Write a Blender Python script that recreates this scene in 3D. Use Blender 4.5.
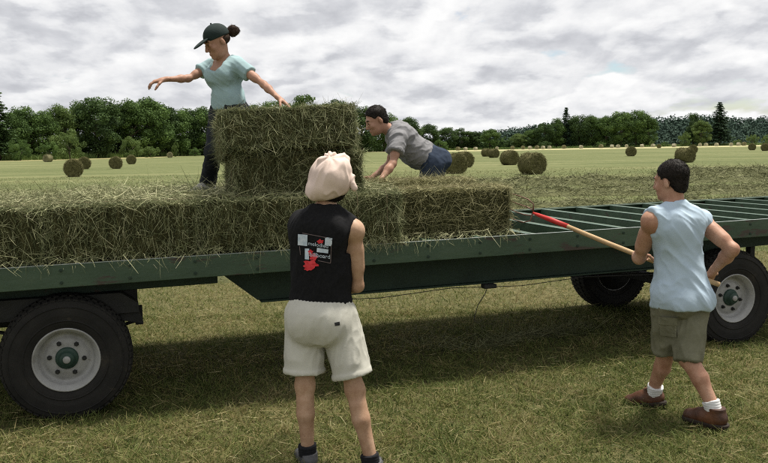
import bpy, math, random
import numpy as np
from mathutils import Vector, Matrix
from mathutils.bvhtree import BVHTree

for o in list(bpy.data.objects):
    bpy.data.objects.remove(o)
SC = bpy.context.scene
COL = SC.collection
RNG = np.random.default_rng(7)
random.seed(7)
PI = math.pi

# ------------------------------------------------------------------ camera
FPX, CXP, CYP, EYE = 820.0, 384.0, 231.5, 1.75      # focal length in photo pixels, eye height in metres
ROLL, PITCH = math.radians(1.0), math.atan((231.5 - 147.5) / FPX)
fw_ = np.array([0, math.cos(PITCH), -math.sin(PITCH)])
rt_ = np.array([1.0, 0, 0]); up_ = np.cross(rt_, fw_)
CR = math.cos(ROLL) * rt_ - math.sin(ROLL) * up_
CU = math.cos(ROLL) * up_ + math.sin(ROLL) * rt_
cam_data = bpy.data.cameras.new('camera')
cam_data.sensor_width = 36.0
cam_data.lens = FPX / 768.0 * 36.0
cam_data.clip_start = 0.1
cam_data.clip_end = 6000
cam = bpy.data.objects.new('camera', cam_data); COL.objects.link(cam)
M4 = Matrix.Identity(4)
for i in range(3):
    M4[i][0] = CR[i]; M4[i][1] = CU[i]; M4[i][2] = -fw_[i]
M4[2][3] = EYE
cam.matrix_world = M4
SC.camera = cam

def at(px, py, Y):
    """world point seen at a photo pixel, Y metres ahead of the camera"""
    d = fw_ + CR * (px - CXP) / FPX - CU * (py - CYP) / FPX
    return np.array([0, 0, EYE]) + d * (Y / d[1])

def gnd(px, py, z=0.0):
    d = fw_ + CR * (px - CXP) / FPX - CU * (py - CYP) / FPX
    return np.array([0, 0, EYE]) + d * ((z - EYE) / d[2])

# ------------------------------------------------------------------ sky and sun
SUN_EL, SUN_AZ = math.radians(71), math.radians(58)       # azimuth clockwise from +Y (view direction)
world = bpy.data.worlds.new('World'); SC.world = world
world.use_nodes = True
nt = world.node_tree; nt.nodes.clear()
N = nt.nodes.new; LK = nt.links.new
out = N('ShaderNodeOutputWorld')
sky = N('ShaderNodeTexSky'); sky.sky_type = 'NISHITA'; sky.sun_disc = False
sky.sun_elevation = SUN_EL; sky.sun_rotation = SUN_AZ
bg_sky = N('ShaderNodeBackground'); bg_sky.inputs['Strength'].default_value = 0.10
LK(sky.outputs[0], bg_sky.inputs['Color'])
tc = N('ShaderNodeTexCoord'); sep = N('ShaderNodeSeparateXYZ'); LK(tc.outputs['Generated'], sep.inputs[0])
def wmath(op, a, b=None, clamp=False):
    n = N('ShaderNodeMath'); n.operation = op; n.use_clamp = clamp
    for i, v in enumerate((a, b)):
        if v is None: continue
        if isinstance(v, (int, float)): n.inputs[i].default_value = v
        else: LK(v, n.inputs[i])
    return n.outputs[0]
zz = wmath('ADD', wmath('MAXIMUM', sep.outputs[2], 0.0), 0.26)
uu = wmath('DIVIDE', sep.outputs[0], zz); vv = wmath('DIVIDE', sep.outputs[1], zz)
cmb = N('ShaderNodeCombineXYZ'); LK(uu, cmb.inputs[0]); LK(vv, cmb.inputs[1])
def wnoise(scale, detail, rough, dist, off, sx=1.0, typ='FBM'):
    mp = N('ShaderNodeMapping'); mp.inputs['Location'].default_value = off
    mp.inputs['Scale'].default_value = (sx, 1, 1)
    mp.inputs['Rotation'].default_value = (0, 0, 0.18)
    LK(cmb.outputs[0], mp.inputs[0])
    n = N('ShaderNodeTexNoise'); n.noise_type = typ; n.normalize = True
    n.inputs['Scale'].default_value = scale
    n.inputs['Detail'].default_value = detail; n.inputs['Roughness'].default_value = rough
    n.inputs['Distortion'].default_value = dist
    LK(mp.outputs[0], n.inputs['Vector'])
    return n.outputs['Fac']
def wvor(scale, off, sx, smooth):
    """cauliflower heads: smooth Voronoi cells pushed about by noise"""
    mp = N('ShaderNodeMapping'); mp.inputs['Location'].default_value = off; mp.inputs['Scale'].default_value = (sx, 1, 1)
    nz = N('ShaderNodeTexNoise'); nz.inputs['Scale'].default_value = 2.2; nz.inputs['Detail'].default_value = 6; nz.inputs['Roughness'].default_value = 0.55
    LK(cmb.outputs[0], nz.inputs['Vector'])
    ad = N('ShaderNodeVectorMath'); ad.operation = 'MULTIPLY_ADD'; LK(nz.outputs['Color'], ad.inputs[0]); ad.inputs[1].default_value = (1.1, 1.1, 0); LK(cmb.outputs[0], ad.inputs[2])
    LK(ad.outputs[0], mp.inputs[0])
    v = N('ShaderNodeTexVoronoi'); v.feature = 'SMOOTH_F1'; v.voronoi_dimensions = '2D'; v.inputs['Scale'].default_value = scale; v.inputs['Smoothness'].default_value = smooth
    LK(mp.outputs[0], v.inputs['Vector']); return v.outputs['Distance']
def wramp(fac, stops):
    r = N('ShaderNodeValToRGB'); e = r.color_ramp.elements
    while len(e) < len(stops): e.new(0.5)
    for k, (p, c) in enumerate(stops):
        e[k].position = p; e[k].color = (*c, 1)
    LK(fac, r.inputs[0]); return r.outputs[0]
def density(off):
    a = wmath('SUBTRACT', 0.75, wvor(2.3, (2.3 + off[0], 0.6 + off[1], 0), 1.5, 0.30))
    b = wnoise(3.6, 7, 0.54, 0.2, (3.1 + off[0], 1.7 + off[1], 0), 1.6)
    c = wnoise(0.7, 3, 0.5, 0.0, (7.7 + off[0], 2.2 + off[1], 0), 0.8)
    return wmath('ADD', wmath('ADD', wmath('MULTIPLY', a, 0.55), wmath('MULTIPLY', b, 0.60)), wmath('MULTIPLY', c, 0.38))
d0 = density((0, 0)); d1 = density((-0.025, -0.10))               # second sample a step up the sky: lit tops, grey bases
rim = wmath('MULTIPLY', wmath('SUBTRACT', d0, d1), 2.1)
bright = wmath('ADD', wmath('ADD', wmath('MULTIPLY', wmath('SUBTRACT', d0, 0.75), -0.35), rim), 0.60)
ccol = wramp(bright, [(0.14, (0.40, 0.408, 0.435)), (0.40, (0.490, 0.498, 0.522)), (0.57, (0.580, 0.586, 0.602)), (0.80, (0.665, 0.667, 0.673)), (1.0, (0.73, 0.73, 0.728))])
bg_c = N('ShaderNodeBackground'); LK(ccol, bg_c.inputs['Color']); bg_c.inputs['Strength'].default_value = 1.0
hole = wramp(d0, [(0.29, (0, 0, 0)), (0.43, (1, 1, 1))])
mx = N('ShaderNodeMixShader'); LK(hole, mx.inputs[0]); LK(bg_sky.outputs[0], mx.inputs[1]); LK(bg_c.outputs[0], mx.inputs[2])
LK(mx.outputs[0], out.inputs['Surface'])

sun_data = bpy.data.lights.new('sun', 'SUN'); sun_data.energy = 4.8; sun_data.angle = math.radians(10)
sun_data.color = (1.0, 0.95, 0.86)
sun = bpy.data.objects.new('sun', sun_data); COL.objects.link(sun)
sdir = Vector((math.sin(SUN_AZ) * math.cos(SUN_EL), math.cos(SUN_AZ) * math.cos(SUN_EL), math.sin(SUN_EL)))
sun.rotation_euler = sdir.to_track_quat('Z', 'Y').to_euler()
sun.location = (20, 10, 60)

vs = SC.view_settings
vs.view_transform = 'Standard'; vs.look = 'None'; vs.exposure = 0.45; vs.gamma = 1.0; vs.use_curve_mapping = False
SC.cycles.use_denoising = False
SC.cycles.filter_width = 1.1
SC.cycles.max_bounces = 6; SC.cycles.diffuse_bounces = 3; SC.cycles.glossy_bounces = 2; SC.cycles.transmission_bounces = 2
SC.cycles.transparent_max_bounces = 4

# ------------------------------------------------------------------ helpers: materials
MATS = {}
def material(name, stops, rough=0.8, scale=8.0, detail=5.0, stretch=(1, 1, 1), bump=0.0, bump_scale=None, spec=0.3,
             metallic=0.0, attr=None, mixattr=0.6, noise_rough=0.6, rust=None, transl=0.0):
    """procedural material: noise -> colour ramp (optionally mixed with a per-strand 'tint' attribute), bump"""
    m = bpy.data.materials.new(name); m.use_nodes = True; MATS[name] = m
    t = m.node_tree; n = t.nodes; l = t.links
    b = n['Principled BSDF']
    b.inputs['Roughness'].default_value = rough
    b.inputs['Specular IOR Level'].default_value = spec
    b.inputs['Metallic'].default_value = metallic
    co = n.new('ShaderNodeTexCoord'); mp = n.new('ShaderNodeMapping'); mp.inputs['Scale'].default_value = stretch
    l.new(co.outputs['Object'], mp.inputs[0])
    no = n.new('ShaderNodeTexNoise'); no.inputs['Scale'].default_value = scale; no.inputs['Detail'].default_value = detail
    no.inputs['Roughness'].default_value = noise_rough
    l.new(mp.outputs[0], no.inputs['Vector'])
    fac = no.outputs['Fac']
    if attr:
        a = n.new('ShaderNodeAttribute'); a.attribute_name = attr
        mixn = n.new('ShaderNodeMix'); mixn.data_type = 'FLOAT'; mixn.inputs[0].default_value = mixattr
        l.new(fac, mixn.inputs[2]); l.new(a.outputs['Fac'], mixn.inputs[3]); fac = mixn.outputs[0]
    r = n.new('ShaderNodeValToRGB'); e = r.color_ramp.elements
    while len(e) < len(stops): e.new(0.5)
    for k, (p, c) in enumerate(stops):
        e[k].position = p; e[k].color = (*c, 1)
    l.new(fac, r.inputs[0]); col = r.outputs[0]
    if rust:
        rn = n.new('ShaderNodeTexNoise'); rn.inputs['Scale'].default_value = rust[0]; rn.inputs['Detail'].default_value = 8
        rn.inputs['Roughness'].default_value = 0.7
        mp2 = n.new('ShaderNodeMapping'); mp2.inputs['Scale'].default_value = rust[3]
        l.new(co.outputs['Object'], mp2.inputs[0]); l.new(mp2.outputs[0], rn.inputs['Vector'])
        rr = n.new('ShaderNodeValToRGB'); rr.color_ramp.elements[0].position = rust[1]; rr.color_ramp.elements[1].position = rust[1] + 0.05
        l.new(rn.outputs['Fac'], rr.inputs[0])
        mc = n.new('ShaderNodeMix'); mc.data_type = 'RGBA'
        l.new(rr.outputs[0], mc.inputs[0]); l.new(col, mc.inputs[6]); mc.inputs[7].default_value = (*rust[2], 1)
        col = mc.outputs[2]
    l.new(col, b.inputs['Base Color'])
    if bump:
        nb = n.new('ShaderNodeTexNoise'); nb.inputs['Scale'].default_value = bump_scale or scale * 3; nb.inputs['Detail'].default_value = 6
        l.new(mp.outputs[0], nb.inputs['Vector'])
        bp = n.new('ShaderNodeBump'); bp.inputs['Strength'].default_value = 1.0; bp.inputs['Distance'].default_value = bump
        l.new(nb.outputs['Fac'], bp.inputs['Height']); l.new(bp.outputs[0], b.inputs['Normal'])
    if transl:
        tr = n.new('ShaderNodeBsdfTranslucent'); l.new(col, tr.inputs['Color'])
        ms = n.new('ShaderNodeMixShader'); ms.inputs[0].default_value = transl
        l.new(b.outputs[0], ms.inputs[1]); l.new(tr.outputs[0], ms.inputs[2])
        l.new(ms.outputs[0], n['Material Output'].inputs['Surface'])
    return m

# ------------------------------------------------------------------ helpers: objects
def tag(o, label=None, cat=None, group=None, kind=None):
    if label: o['label'] = label
    if cat: o['category'] = cat
    if group: o['group'] = group
    if kind: o['kind'] = kind
    return o

def empty(name, loc=(0, 0, 0), rot=(0, 0, 0)):
    o = bpy.data.objects.new(name, None); COL.objects.link(o)
    o.location = tuple(loc); o.rotation_euler = rot; o.empty_display_size = 0.2
    return o

def link(name, me, parent=None, mat=None, loc=None, rot=None):
    o = bpy.data.objects.new(name, me); COL.objects.link(o)
    if parent: o.parent = parent
    if loc is not None: o.location = tuple(loc)
    if rot is not None: o.rotation_euler = rot
    if mat is not None and not me.materials: me.materials.append(MATS[mat] if isinstance(mat, str) else mat)
    return o

def np_mesh(name, V, Fq, smooth=True, tint=None):
    """mesh from numpy arrays; Fq is (n,3) or (n,4)"""
    V = np.asarray(V, dtype=np.float32); Fq = np.asarray(Fq, dtype=np.int32)
    me = bpy.data.meshes.new(name); k = Fq.shape[1]
    me.vertices.add(len(V)); me.vertices.foreach_set('co', V.ravel())
    me.loops.add(Fq.size); me.loops.foreach_set('vertex_index', Fq.ravel())
    me.polygons.add(len(Fq))
    me.polygons.foreach_set('loop_start', np.arange(0, Fq.size, k, dtype=np.int32))
    me.polygons.foreach_set('loop_total', np.full(len(Fq), k, dtype=np.int32))
    me.polygons.foreach_set('use_smooth', np.full(len(Fq), smooth, dtype=bool))
    if tint is not None:
        a = me.attributes.new('tint', 'FLOAT', 'POINT'); a.data.foreach_set('value', np.asarray(tint, dtype=np.float32))
    me.update(calc_edges=True)
    return me

class MB:
    """collects boxes, tubes, lathes and prisms in one mesh"""
    def __init__(s): s.v = []; s.f = []
    def add(s, vs_, fs_):
        b = len(s.v); s.v += [tuple(map(float, p)) for p in vs_]; s.f += [tuple(b + i for i in f) for f in fs_]
    def box(s, x0, x1, y0, y1, z0, z1, bev=0.0):
        if bev <= 0:
            s.add([(x, y, z) for z in (z0, z1) for y in (y0, y1) for x in (x0, x1)],
                  [(0, 2, 3, 1), (4, 5, 7, 6), (0, 1, 5, 4), (1, 3, 7, 5), (3, 2, 6, 7), (2, 0, 4, 6)])
            return
        b = bev; vs_ = []
        for (sx, sy, sz) in [(x, y, z) for z in (0, 1) for y in (0, 1) for x in (0, 1)]:
            X = (x0, x1)[sx]; Y = (y0, y1)[sy]; Z = (z0, z1)[sz]
            ix = X + (b if sx == 0 else -b); iy = Y + (b if sy == 0 else -b); iz = Z + (b if sz == 0 else -b)
            vs_ += [(X, iy, iz), (ix, Y, iz), (ix, iy, Z)]
        q = lambda i, a: i * 3 + a
        fs_ = [(q(0, 0), q(4, 0), q(6, 0), q(2, 0)), (q(1, 0), q(3, 0), q(7, 0), q(5, 0)),
               (q(0, 1), q(1, 1), q(5, 1), q(4, 1)), (q(2, 1), q(6, 1), q(7, 1), q(3, 1)),
               (q(0, 2), q(2, 2), q(3, 2), q(1, 2)), (q(4, 2), q(5, 2), q(7, 2), q(6, 2))]
        for (i, j) in ((0, 1), (2, 3), (4, 5), (6, 7)): fs_.append((q(i, 1), q(i, 2), q(j, 2), q(j, 1)))
        for (i, j) in ((0, 2), (1, 3), (4, 6), (5, 7)): fs_.append((q(i, 0), q(i, 2), q(j, 2), q(j, 0)))
        for (i, j) in ((0, 4), (1, 5), (2, 6), (3, 7)): fs_.append((q(i, 0), q(i, 1), q(j, 1), q(j, 0)))
        for i in range(8): fs_.append((q(i, 0), q(i, 1), q(i, 2)))
        s.add(vs_, fs_)
    def tube(s, pts, rad, n=10, caps=True):
        pts = [np.array(p, float) for p in pts]
        rads = [rad] * len(pts) if isinstance(rad, (int, float)) else list(rad)
        base = len(s.v); prev = None
        for i, p in enumerate(pts):
            d = pts[min(i + 1, len(pts) - 1)] - pts[max(i - 1, 0)]; d = d / (np.linalg.norm(d) + 1e-9)
            if prev is None:
                a = np.cross(d, (0, 0, 1.0)); a = a if np.linalg.norm(a) > 1e-3 else np.cross(d, (1.0, 0, 0))
            else:
                a = prev - d * (prev @ d)
            a /= np.linalg.norm(a); prev = a; b = np.cross(d, a)
            for k in range(n):
                t = 2 * PI * k / n; s.v.append(tuple(p + rads[i] * (a * math.cos(t) + b * math.sin(t))))
        for i in range(len(pts) - 1):
            for k in range(n):
                k2 = (k + 1) % n
                s.f.append((base + i * n + k, base + (i + 1) * n + k, base + (i + 1) * n + k2, base + i * n + k2))
        if caps:
            s.f.append(tuple(base + k for k in range(n)))
            s.f.append(tuple(base + (len(pts) - 1) * n + k for k in reversed(range(n))))
    def lathe_y(s, prof, n=40, ph=0.0):
        """profile of (radius, y) revolved round the y axis"""
        base = len(s.v); m = len(prof)
        for k in range(n):
            t = 2 * PI * k / n + ph
            for (r, y) in prof: s.v.append((r * math.cos(t), y, r * math.sin(t)))
        for k in range(n):
            for j in range(m - 1):
                a = base + k * m + j; b = base + ((k + 1) % n) * m + j
                s.f.append((a, b, b + 1, a + 1))
    def prism(s, poly, y0, y1):
        """polygon in x,z extruded from y0 to y1"""
        n = len(poly)
        s.add([(x, y0, z) for x, z in poly] + [(x, y1, z) for x, z in poly],
              [tuple(range(n)), tuple(range(2 * n - 1, n - 1, -1))] + [(i, n + i, n + (i + 1) % n, (i + 1) % n) for i in range(n)])
    def mesh(s, name, smooth=False):
        me = bpy.data.meshes.new(name); me.from_pydata(s.v, [], s.f); me.update()
        import bmesh
        bm = bmesh.new(); bm.from_mesh(me); bmesh.ops.recalc_face_normals(bm, faces=bm.faces); bm.to_mesh(me); bm.free()
        if smooth:
            for p in me.polygons: p.use_smooth = True
        return me
    def build(s, name, mat, parent=None, smooth=False, **k):
        return link(name, s.mesh(name, smooth), parent, mat, **k)

# ------------------------------------------------------------------ helpers: noise
_perm = np.random.default_rng(3).permutation(256).astype(np.int32); _perm = np.concatenate([_perm, _perm, _perm])
_grad = np.random.default_rng(4).normal(size=(256, 3)); _grad /= np.linalg.norm(_grad, axis=1, keepdims=True)
def perlin(P):
    P = np.asarray(P, float); I = np.floor(P).astype(np.int32); Fr = P - I; I &= 255
    w = Fr * Fr * Fr * (Fr * (Fr * 6 - 15) + 10); res = np.zeros(len(P))
    for dx in (0, 1):
        for dy in (0, 1):
            for dz in (0, 1):
                h = _perm[_perm[_perm[(I[:, 0] + dx) & 255] + ((I[:, 1] + dy) & 255)] + ((I[:, 2] + dz) & 255)]
                g = _grad[h]; d = g[:, 0] * (Fr[:, 0] - dx) + g[:, 1] * (Fr[:, 1] - dy) + g[:, 2] * (Fr[:, 2] - dz)
                ww = (w[:, 0] if dx else 1 - w[:, 0]) * (w[:, 1] if dy else 1 - w[:, 1]) * (w[:, 2] if dz else 1 - w[:, 2])
                res += ww * d
    return res
def fbm(P, o=4):
    P = np.asarray(P, float); r = np.zeros(len(P)); a = 1.0
    for i in range(o):
        r += a * perlin(P + 17.3 * i); P = P * 2.03; a *= 0.5
    return r

def unit(A):
    A = np.asarray(A, float)
    return A / (np.linalg.norm(A, axis=-1, keepdims=True) + 1e-9)

def ribbons(name, P, D, L, W, B, tint, segs=3, side=None):
    """N curved, tapering blades: root P, direction D, length L, width W, bend vector B (metres at the tip)"""
    n = len(P); D = unit(D)
    if side is None:
        side = np.cross(D, RNG.normal(size=(n, 3)))
    side = unit(side)
    t = np.linspace(0, 1, segs + 1)
    wt = 1.0 - 0.75 * t ** 1.5
    C = P[:, None, :] + D[:, None, :] * (L[:, None, None] * t[None, :, None]) + B[:, None, :] * (t ** 2)[None, :, None]
    S = side[:, None, :] * (W[:, None, None] * 0.5 * wt[None, :, None])
    V = np.stack([C - S, C + S], axis=2).reshape(-1, 3)
    base = (np.arange(n) * (segs + 1) * 2)[:, None]
    j = (np.arange(segs) * 2)[None, :]
    a = base + j
    Fq = np.stack([a, a + 1, a + 3, a + 2], axis=-1).reshape(-1, 4)
    return np_mesh(name, V, Fq, False, np.repeat(tint, (segs + 1) * 2))

# ------------------------------------------------------------------ materials
material('soil_turf', [(0.25, (0.050, 0.050, 0.020)), (0.5, (0.090, 0.085, 0.036)), (0.75, (0.15, 0.13, 0.058))], 0.95, 9, 8, bump=0.02, bump_scale=40, spec=0.1)
material('grass_blade', [(0.0, (0.030, 0.052, 0.012)), (0.30, (0.084, 0.112, 0.028)), (0.54, (0.172, 0.188, 0.058)), (0.68, (0.25, 0.200, 0.090)), (0.82, (0.37, 0.33, 0.165)), (1.0, (0.52, 0.47, 0.28))],
         0.7, 3.0, 4, attr='tint', mixattr=0.8, spec=0.2, transl=0.35)
material('field_blade', [(0.0, (0.075, 0.090, 0.032)), (0.45, (0.125, 0.133, 0.052)), (0.75, (0.18, 0.175, 0.08)), (1.0, (0.26, 0.245, 0.13))], 0.85, 0.6, 4, attr='tint', mixattr=0.7, spec=0.1, transl=0.2)
material('hay_strand', [(0.0, (0.040, 0.049, 0.022)), (0.3, (0.130, 0.148, 0.068)), (0.55, (0.265, 0.272, 0.142)), (0.8, (0.44, 0.425, 0.25)), (1.0, (0.60, 0.565, 0.38))],
         0.75, 5, 4, attr='tint', mixattr=0.85, spec=0.2, transl=0.06)
material('hay_strand_dry', [(0.0, (0.065, 0.068, 0.030)), (0.3, (0.185, 0.180, 0.084)), (0.55, (0.335, 0.312, 0.158)), (0.8, (0.48, 0.445, 0.25)), (1.0, (0.62, 0.57, 0.37))],
         0.75, 5, 4, attr='tint', mixattr=0.75, spec=0.2, transl=0.06)
material('hay_core', [(0.3, (0.016, 0.017, 0.007)), (0.55, (0.045, 0.044, 0.018)), (0.75, (0.10, 0.092, 0.040))], 0.95, 30, 6, stretch=(1, 1, 0.35), bump=0.02, bump_scale=70, spec=0.1)  # darker than the strands: shade of the deep gaps put into the colour
material('windrow_strand', [(0.0, (0.092, 0.100, 0.050)), (0.4, (0.165, 0.172, 0.088)), (0.7, (0.24, 0.238, 0.132)), (1.0, (0.35, 0.335, 0.21))], 0.85, 2, 4, attr='tint', mixattr=0.65, spec=0.1)
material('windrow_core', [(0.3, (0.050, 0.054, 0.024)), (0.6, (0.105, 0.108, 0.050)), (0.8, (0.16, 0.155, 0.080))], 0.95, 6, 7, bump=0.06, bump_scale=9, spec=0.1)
material('round_bale_hay', [(0.3, (0.062, 0.060, 0.026)), (0.55, (0.105, 0.100, 0.042)), (0.8, (0.165, 0.150, 0.070))], 0.95, 14, 7, stretch=(0.3, 1, 1), bump=0.03, bump_scale=30, spec=0.1)
material('round_bale_strand', [(0.0, (0.060, 0.060, 0.026)), (0.5, (0.130, 0.122, 0.055)), (1.0, (0.235, 0.215, 0.11))], 0.9, 5, 4, attr='tint', mixattr=0.8, spec=0.1)
material('bale_sun_tint', [(0.3, (0.36, 0.335, 0.23)), (0.7, (0.50, 0.47, 0.35))], 0.9, 3, 5, bump=0.03, spec=0.1)  # far bales: sunshine from a cloud gap put into the colour
material('straw_tan', [(0.3, (0.17, 0.16, 0.085)), (0.7, (0.28, 0.26, 0.15))], 0.9, 3, 5, bump=0.03, spec=0.1)
material('field_sun_tint', [(0.3, (0.26, 0.245, 0.12)), (0.7, (0.38, 0.36, 0.20))], 0.95, 0.25, 6, stretch=(0.3, 1, 1), spec=0.1)  # far field strip, its sunlit brightness mixed into the colour
material('stubble_dull', [(0.3, (0.20, 0.19, 0.08)), (0.7, (0.31, 0.285, 0.14))], 0.95, 0.25, 6, stretch=(0.3, 1, 1), spec=0.1)
LEAFS = {'dark': [(0.1, (0.010, 0.018, 0.007)), (0.5, (0.024, 0.042, 0.013)), (0.9, (0.050, 0.078, 0.024))],
         'mid': [(0.1, (0.014, 0.026, 0.008)), (0.5, (0.036, 0.062, 0.016)), (0.9, (0.075, 0.115, 0.032))],
         'light': [(0.1, (0.024, 0.038, 0.012)), (0.5, (0.052, 0.078, 0.022)), (0.9, (0.095, 0.125, 0.042))],
         'needle': [(0.1, (0.009, 0.017, 0.009)), (0.5, (0.020, 0.036, 0.018)), (0.9, (0.042, 0.066, 0.034))],
         'far': [(0.1, (0.018, 0.028, 0.023)), (0.5, (0.026, 0.039, 0.030)), (0.9, (0.036, 0.052, 0.037))]}  # hillside leaves shifted bluish, distance haze put into the colour
for k_, st_ in LEAFS.items():
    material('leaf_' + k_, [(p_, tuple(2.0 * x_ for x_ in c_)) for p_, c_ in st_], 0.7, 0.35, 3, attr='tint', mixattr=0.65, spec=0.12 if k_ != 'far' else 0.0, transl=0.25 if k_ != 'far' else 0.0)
material('bark', [(0.3, (0.045, 0.036, 0.026)), (0.7, (0.10, 0.085, 0.065))], 0.95, 6, 6, stretch=(1, 1, 0.2), bump=0.03)

# ------------------------------------------------------------------ ground
gm = material('meadow', [(0.0, (0, 0, 0)), (1.0, (1, 1, 1))], 0.95, 1, 2, spec=0.08)
t = gm.node_tree; n = t.nodes; l = t.links; b = n['Principled BSDF']
for lk in list(b.inputs['Base Color'].links): l.remove(lk)
co = n.new('ShaderNodeTexCoord')
def gnoise(scale, stretch, det, rough=0.6, rot=0.0):
    mp = n.new('ShaderNodeMapping'); mp.inputs['Scale'].default_value = stretch; mp.inputs['Rotation'].default_value = (0, 0, rot)
    l.new(co.outputs['Object'], mp.inputs[0])
    no = n.new('ShaderNodeTexNoise'); no.inputs['Scale'].default_value = scale; no.inputs['Detail'].default_value = det; no.inputs['Roughness'].default_value = rough
    l.new(mp.outputs[0], no.inputs['Vector']); return no.outputs['Fac']
def gmath(op, a, b_):
    m_ = n.new('ShaderNodeMath'); m_.operation = op
    for i, v in enumerate((a, b_)):
        if isinstance(v, (int, float)): m_.inputs[i].default_value = v
        else: l.new(v, m_.inputs[i])
    return m_.outputs[0]
f1 = gnoise(0.16, (0.14, 1.0, 1), 6, 0.65, 0.12)      # mowing swaths across the field
f2 = gnoise(2.5, (0.6, 1, 1), 8, 0.75)
f3 = gnoise(0.02, (1, 1, 1), 3)
mixf = gmath('ADD', gmath('ADD', gmath('MULTIPLY', f1, 0.36), gmath('MULTIPLY', f2, 0.48)), gmath('MULTIPLY', f3, 0.16))
r = n.new('ShaderNodeValToRGB'); e = r.color_ramp.elements
for _ in range(2): e.new(0.5)
for k, (p, c) in enumerate([(0.38, (0.062, 0.077, 0.030)), (0.47, (0.102, 0.118, 0.047)), (0.54, (0.142, 0.150, 0.066)), (0.64, (0.225, 0.218, 0.112))]):
    e[k].position = p; e[k].color = (*c, 1)
l.new(mixf, r.inputs[0]); l.new(r.outputs[0], b.inputs['Base Color'])
bp = n.new('ShaderNodeBump'); bp.inputs['Distance'].default_value = 0.08; l.new(f2, bp.inputs['Height']); l.new(bp.outputs[0], b.inputs['Normal'])

G = MB(); G.add([(-2500, -300, 0), (2500, -300, 0), (2500, 4000, 0), (-2500, 4000, 0)], [(0, 1, 2, 3)])
tag(G.build('ground', 'meadow'), kind='structure')
# the mown turf round the trailer: darker soil and thatch under the blades
G = MB(); G.add([(-14, 0.5, 0.004), (16, 0.5, 0.004), (22, 13, 0.004), (-20, 13, 0.004)], [(0, 1, 2, 3)])
tag(G.build('turf_soil', 'soil_turf'), kind='structure')
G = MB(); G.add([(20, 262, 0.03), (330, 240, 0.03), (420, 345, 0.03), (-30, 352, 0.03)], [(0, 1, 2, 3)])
tag(G.build('sun_tint_strip', 'field_sun_tint'), kind='structure')  # paler sheet painted as a sunlit strip of the field
G = MB(); G.add([(-106, 176, 0.03), (-62, 215, 0.03), (-70, 320, 0.03), (-125, 203, 0.03)], [(0, 1, 2, 3)])
tag(G.build('field_margin', 'stubble_dull'), kind='structure')

# ------------------------------------------------------------------ wooded hill far behind
def hill(name, x0, x1, Y, prof, depth, nquads, label, leaf):
    """terrain swell with its woodland canopy"""
    nx, ny = 90, 14
    xs = np.linspace(x0, x1, nx); ys = np.linspace(Y, Y + depth, ny)
    X, YY = np.meshgrid(xs, ys)
    tt = (YY - Y) / depth
    h = np.interp(X, [p[0] for p in prof], [p[1] for p in prof]) * np.sin(np.clip(tt * 1.35, 0, 1) * PI / 2) ** 0.8
    h = h * (1 - np.clip((tt - 0.8) / 0.2, 0, 1) * 0.5) - 2.0
    V = np.stack([X, YY, h], -1).reshape(-1, 3)
    i = np.arange(nx - 1)[None, :] + nx * np.arange(ny - 1)[:, None]
    Fq = np.stack([i, i + 1, i + nx + 1, i + nx], -1).reshape(-1, 4)
    tag(link(name, np_mesh(name, V, Fq), None, 'leaf_' + leaf), kind='structure')
    # canopy: leafy clumps on domed crowns
    nt_ = 900
    cx = RNG.uniform(x0, x1, nt_); ct = RNG.uniform(0, 0.8, nt_) ** 1.3; cy = Y + ct * depth
    ch = np.interp(cx, [p[0] for p in prof], [p[1] for p in prof]) * np.sin(np.clip(ct * 1.35, 0, 1) * PI / 2) ** 0.8 - 2
    cr = RNG.uniform(4.0, 7.5, nt_)
    idx = RNG.integers(0, nt_, nquads)
    d = unit(RNG.normal(size=(nquads, 3))); d[:, 2] = np.abs(d[:, 2])
    C = np.stack([cx, cy, ch], -1)[idx] + d * (cr[idx] * RNG.uniform(0.75, 1.05, nquads))[:, None] * np.array([1, 1, 1.1])
    me = quad_cloud(name + '_canopy', C, d, RNG.uniform(1.2, 2.4, nquads), np.clip(0.5 + 0.3 * (RNG.random(nt_)[idx] - 0.5) + RNG.normal(0, 0.07, nquads), 0, 1))
    tag(link('hill_woodland', me, None, 'leaf_' + leaf), label, 'woodland', kind='stuff')

def quad_cloud(name, C, Nrm, size, tint):
    """small diamond leaves at C facing roughly along Nrm"""
    m_ = len(C); nn = unit(Nrm + RNG.normal(0, 0.55, size=(m_, 3)))
    a = unit(np.cross(nn, RNG.normal(size=(m_, 3)))); b_ = np.cross(nn, a)
    s1 = (size * 0.5)[:, None]; s2 = (size * RNG.uniform(0.28, 0.5, m_))[:, None]
    V = np.stack([C - a * s1, C - b_ * s2, C + a * s1 * RNG.uniform(0.7, 1.1, m_)[:, None], C + b_ * s2], 1).reshape(-1, 3)
    Fq = np.arange(m_ * 4).reshape(-1, 4)
    return np_mesh(name, V, Fq, False, np.repeat(tint, 4))

hill('wooded_hill', 195, 560, 720, [(195, 8), (235, 17), (262, 19.5), (300, 18.5), (345, 20), (420, 24), (560, 27)], 160, 38000, 'dark wooded hillside on the horizon at the far right', 'far')
hill('wooded_ridge', 40, 300, 640, [(40, 3), (75, 8), (110, 12), (150, 17), (220, 20), (300, 21)], 130, 27000, 'low dark wooded ridge behind the middle tree line', 'far')

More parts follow.
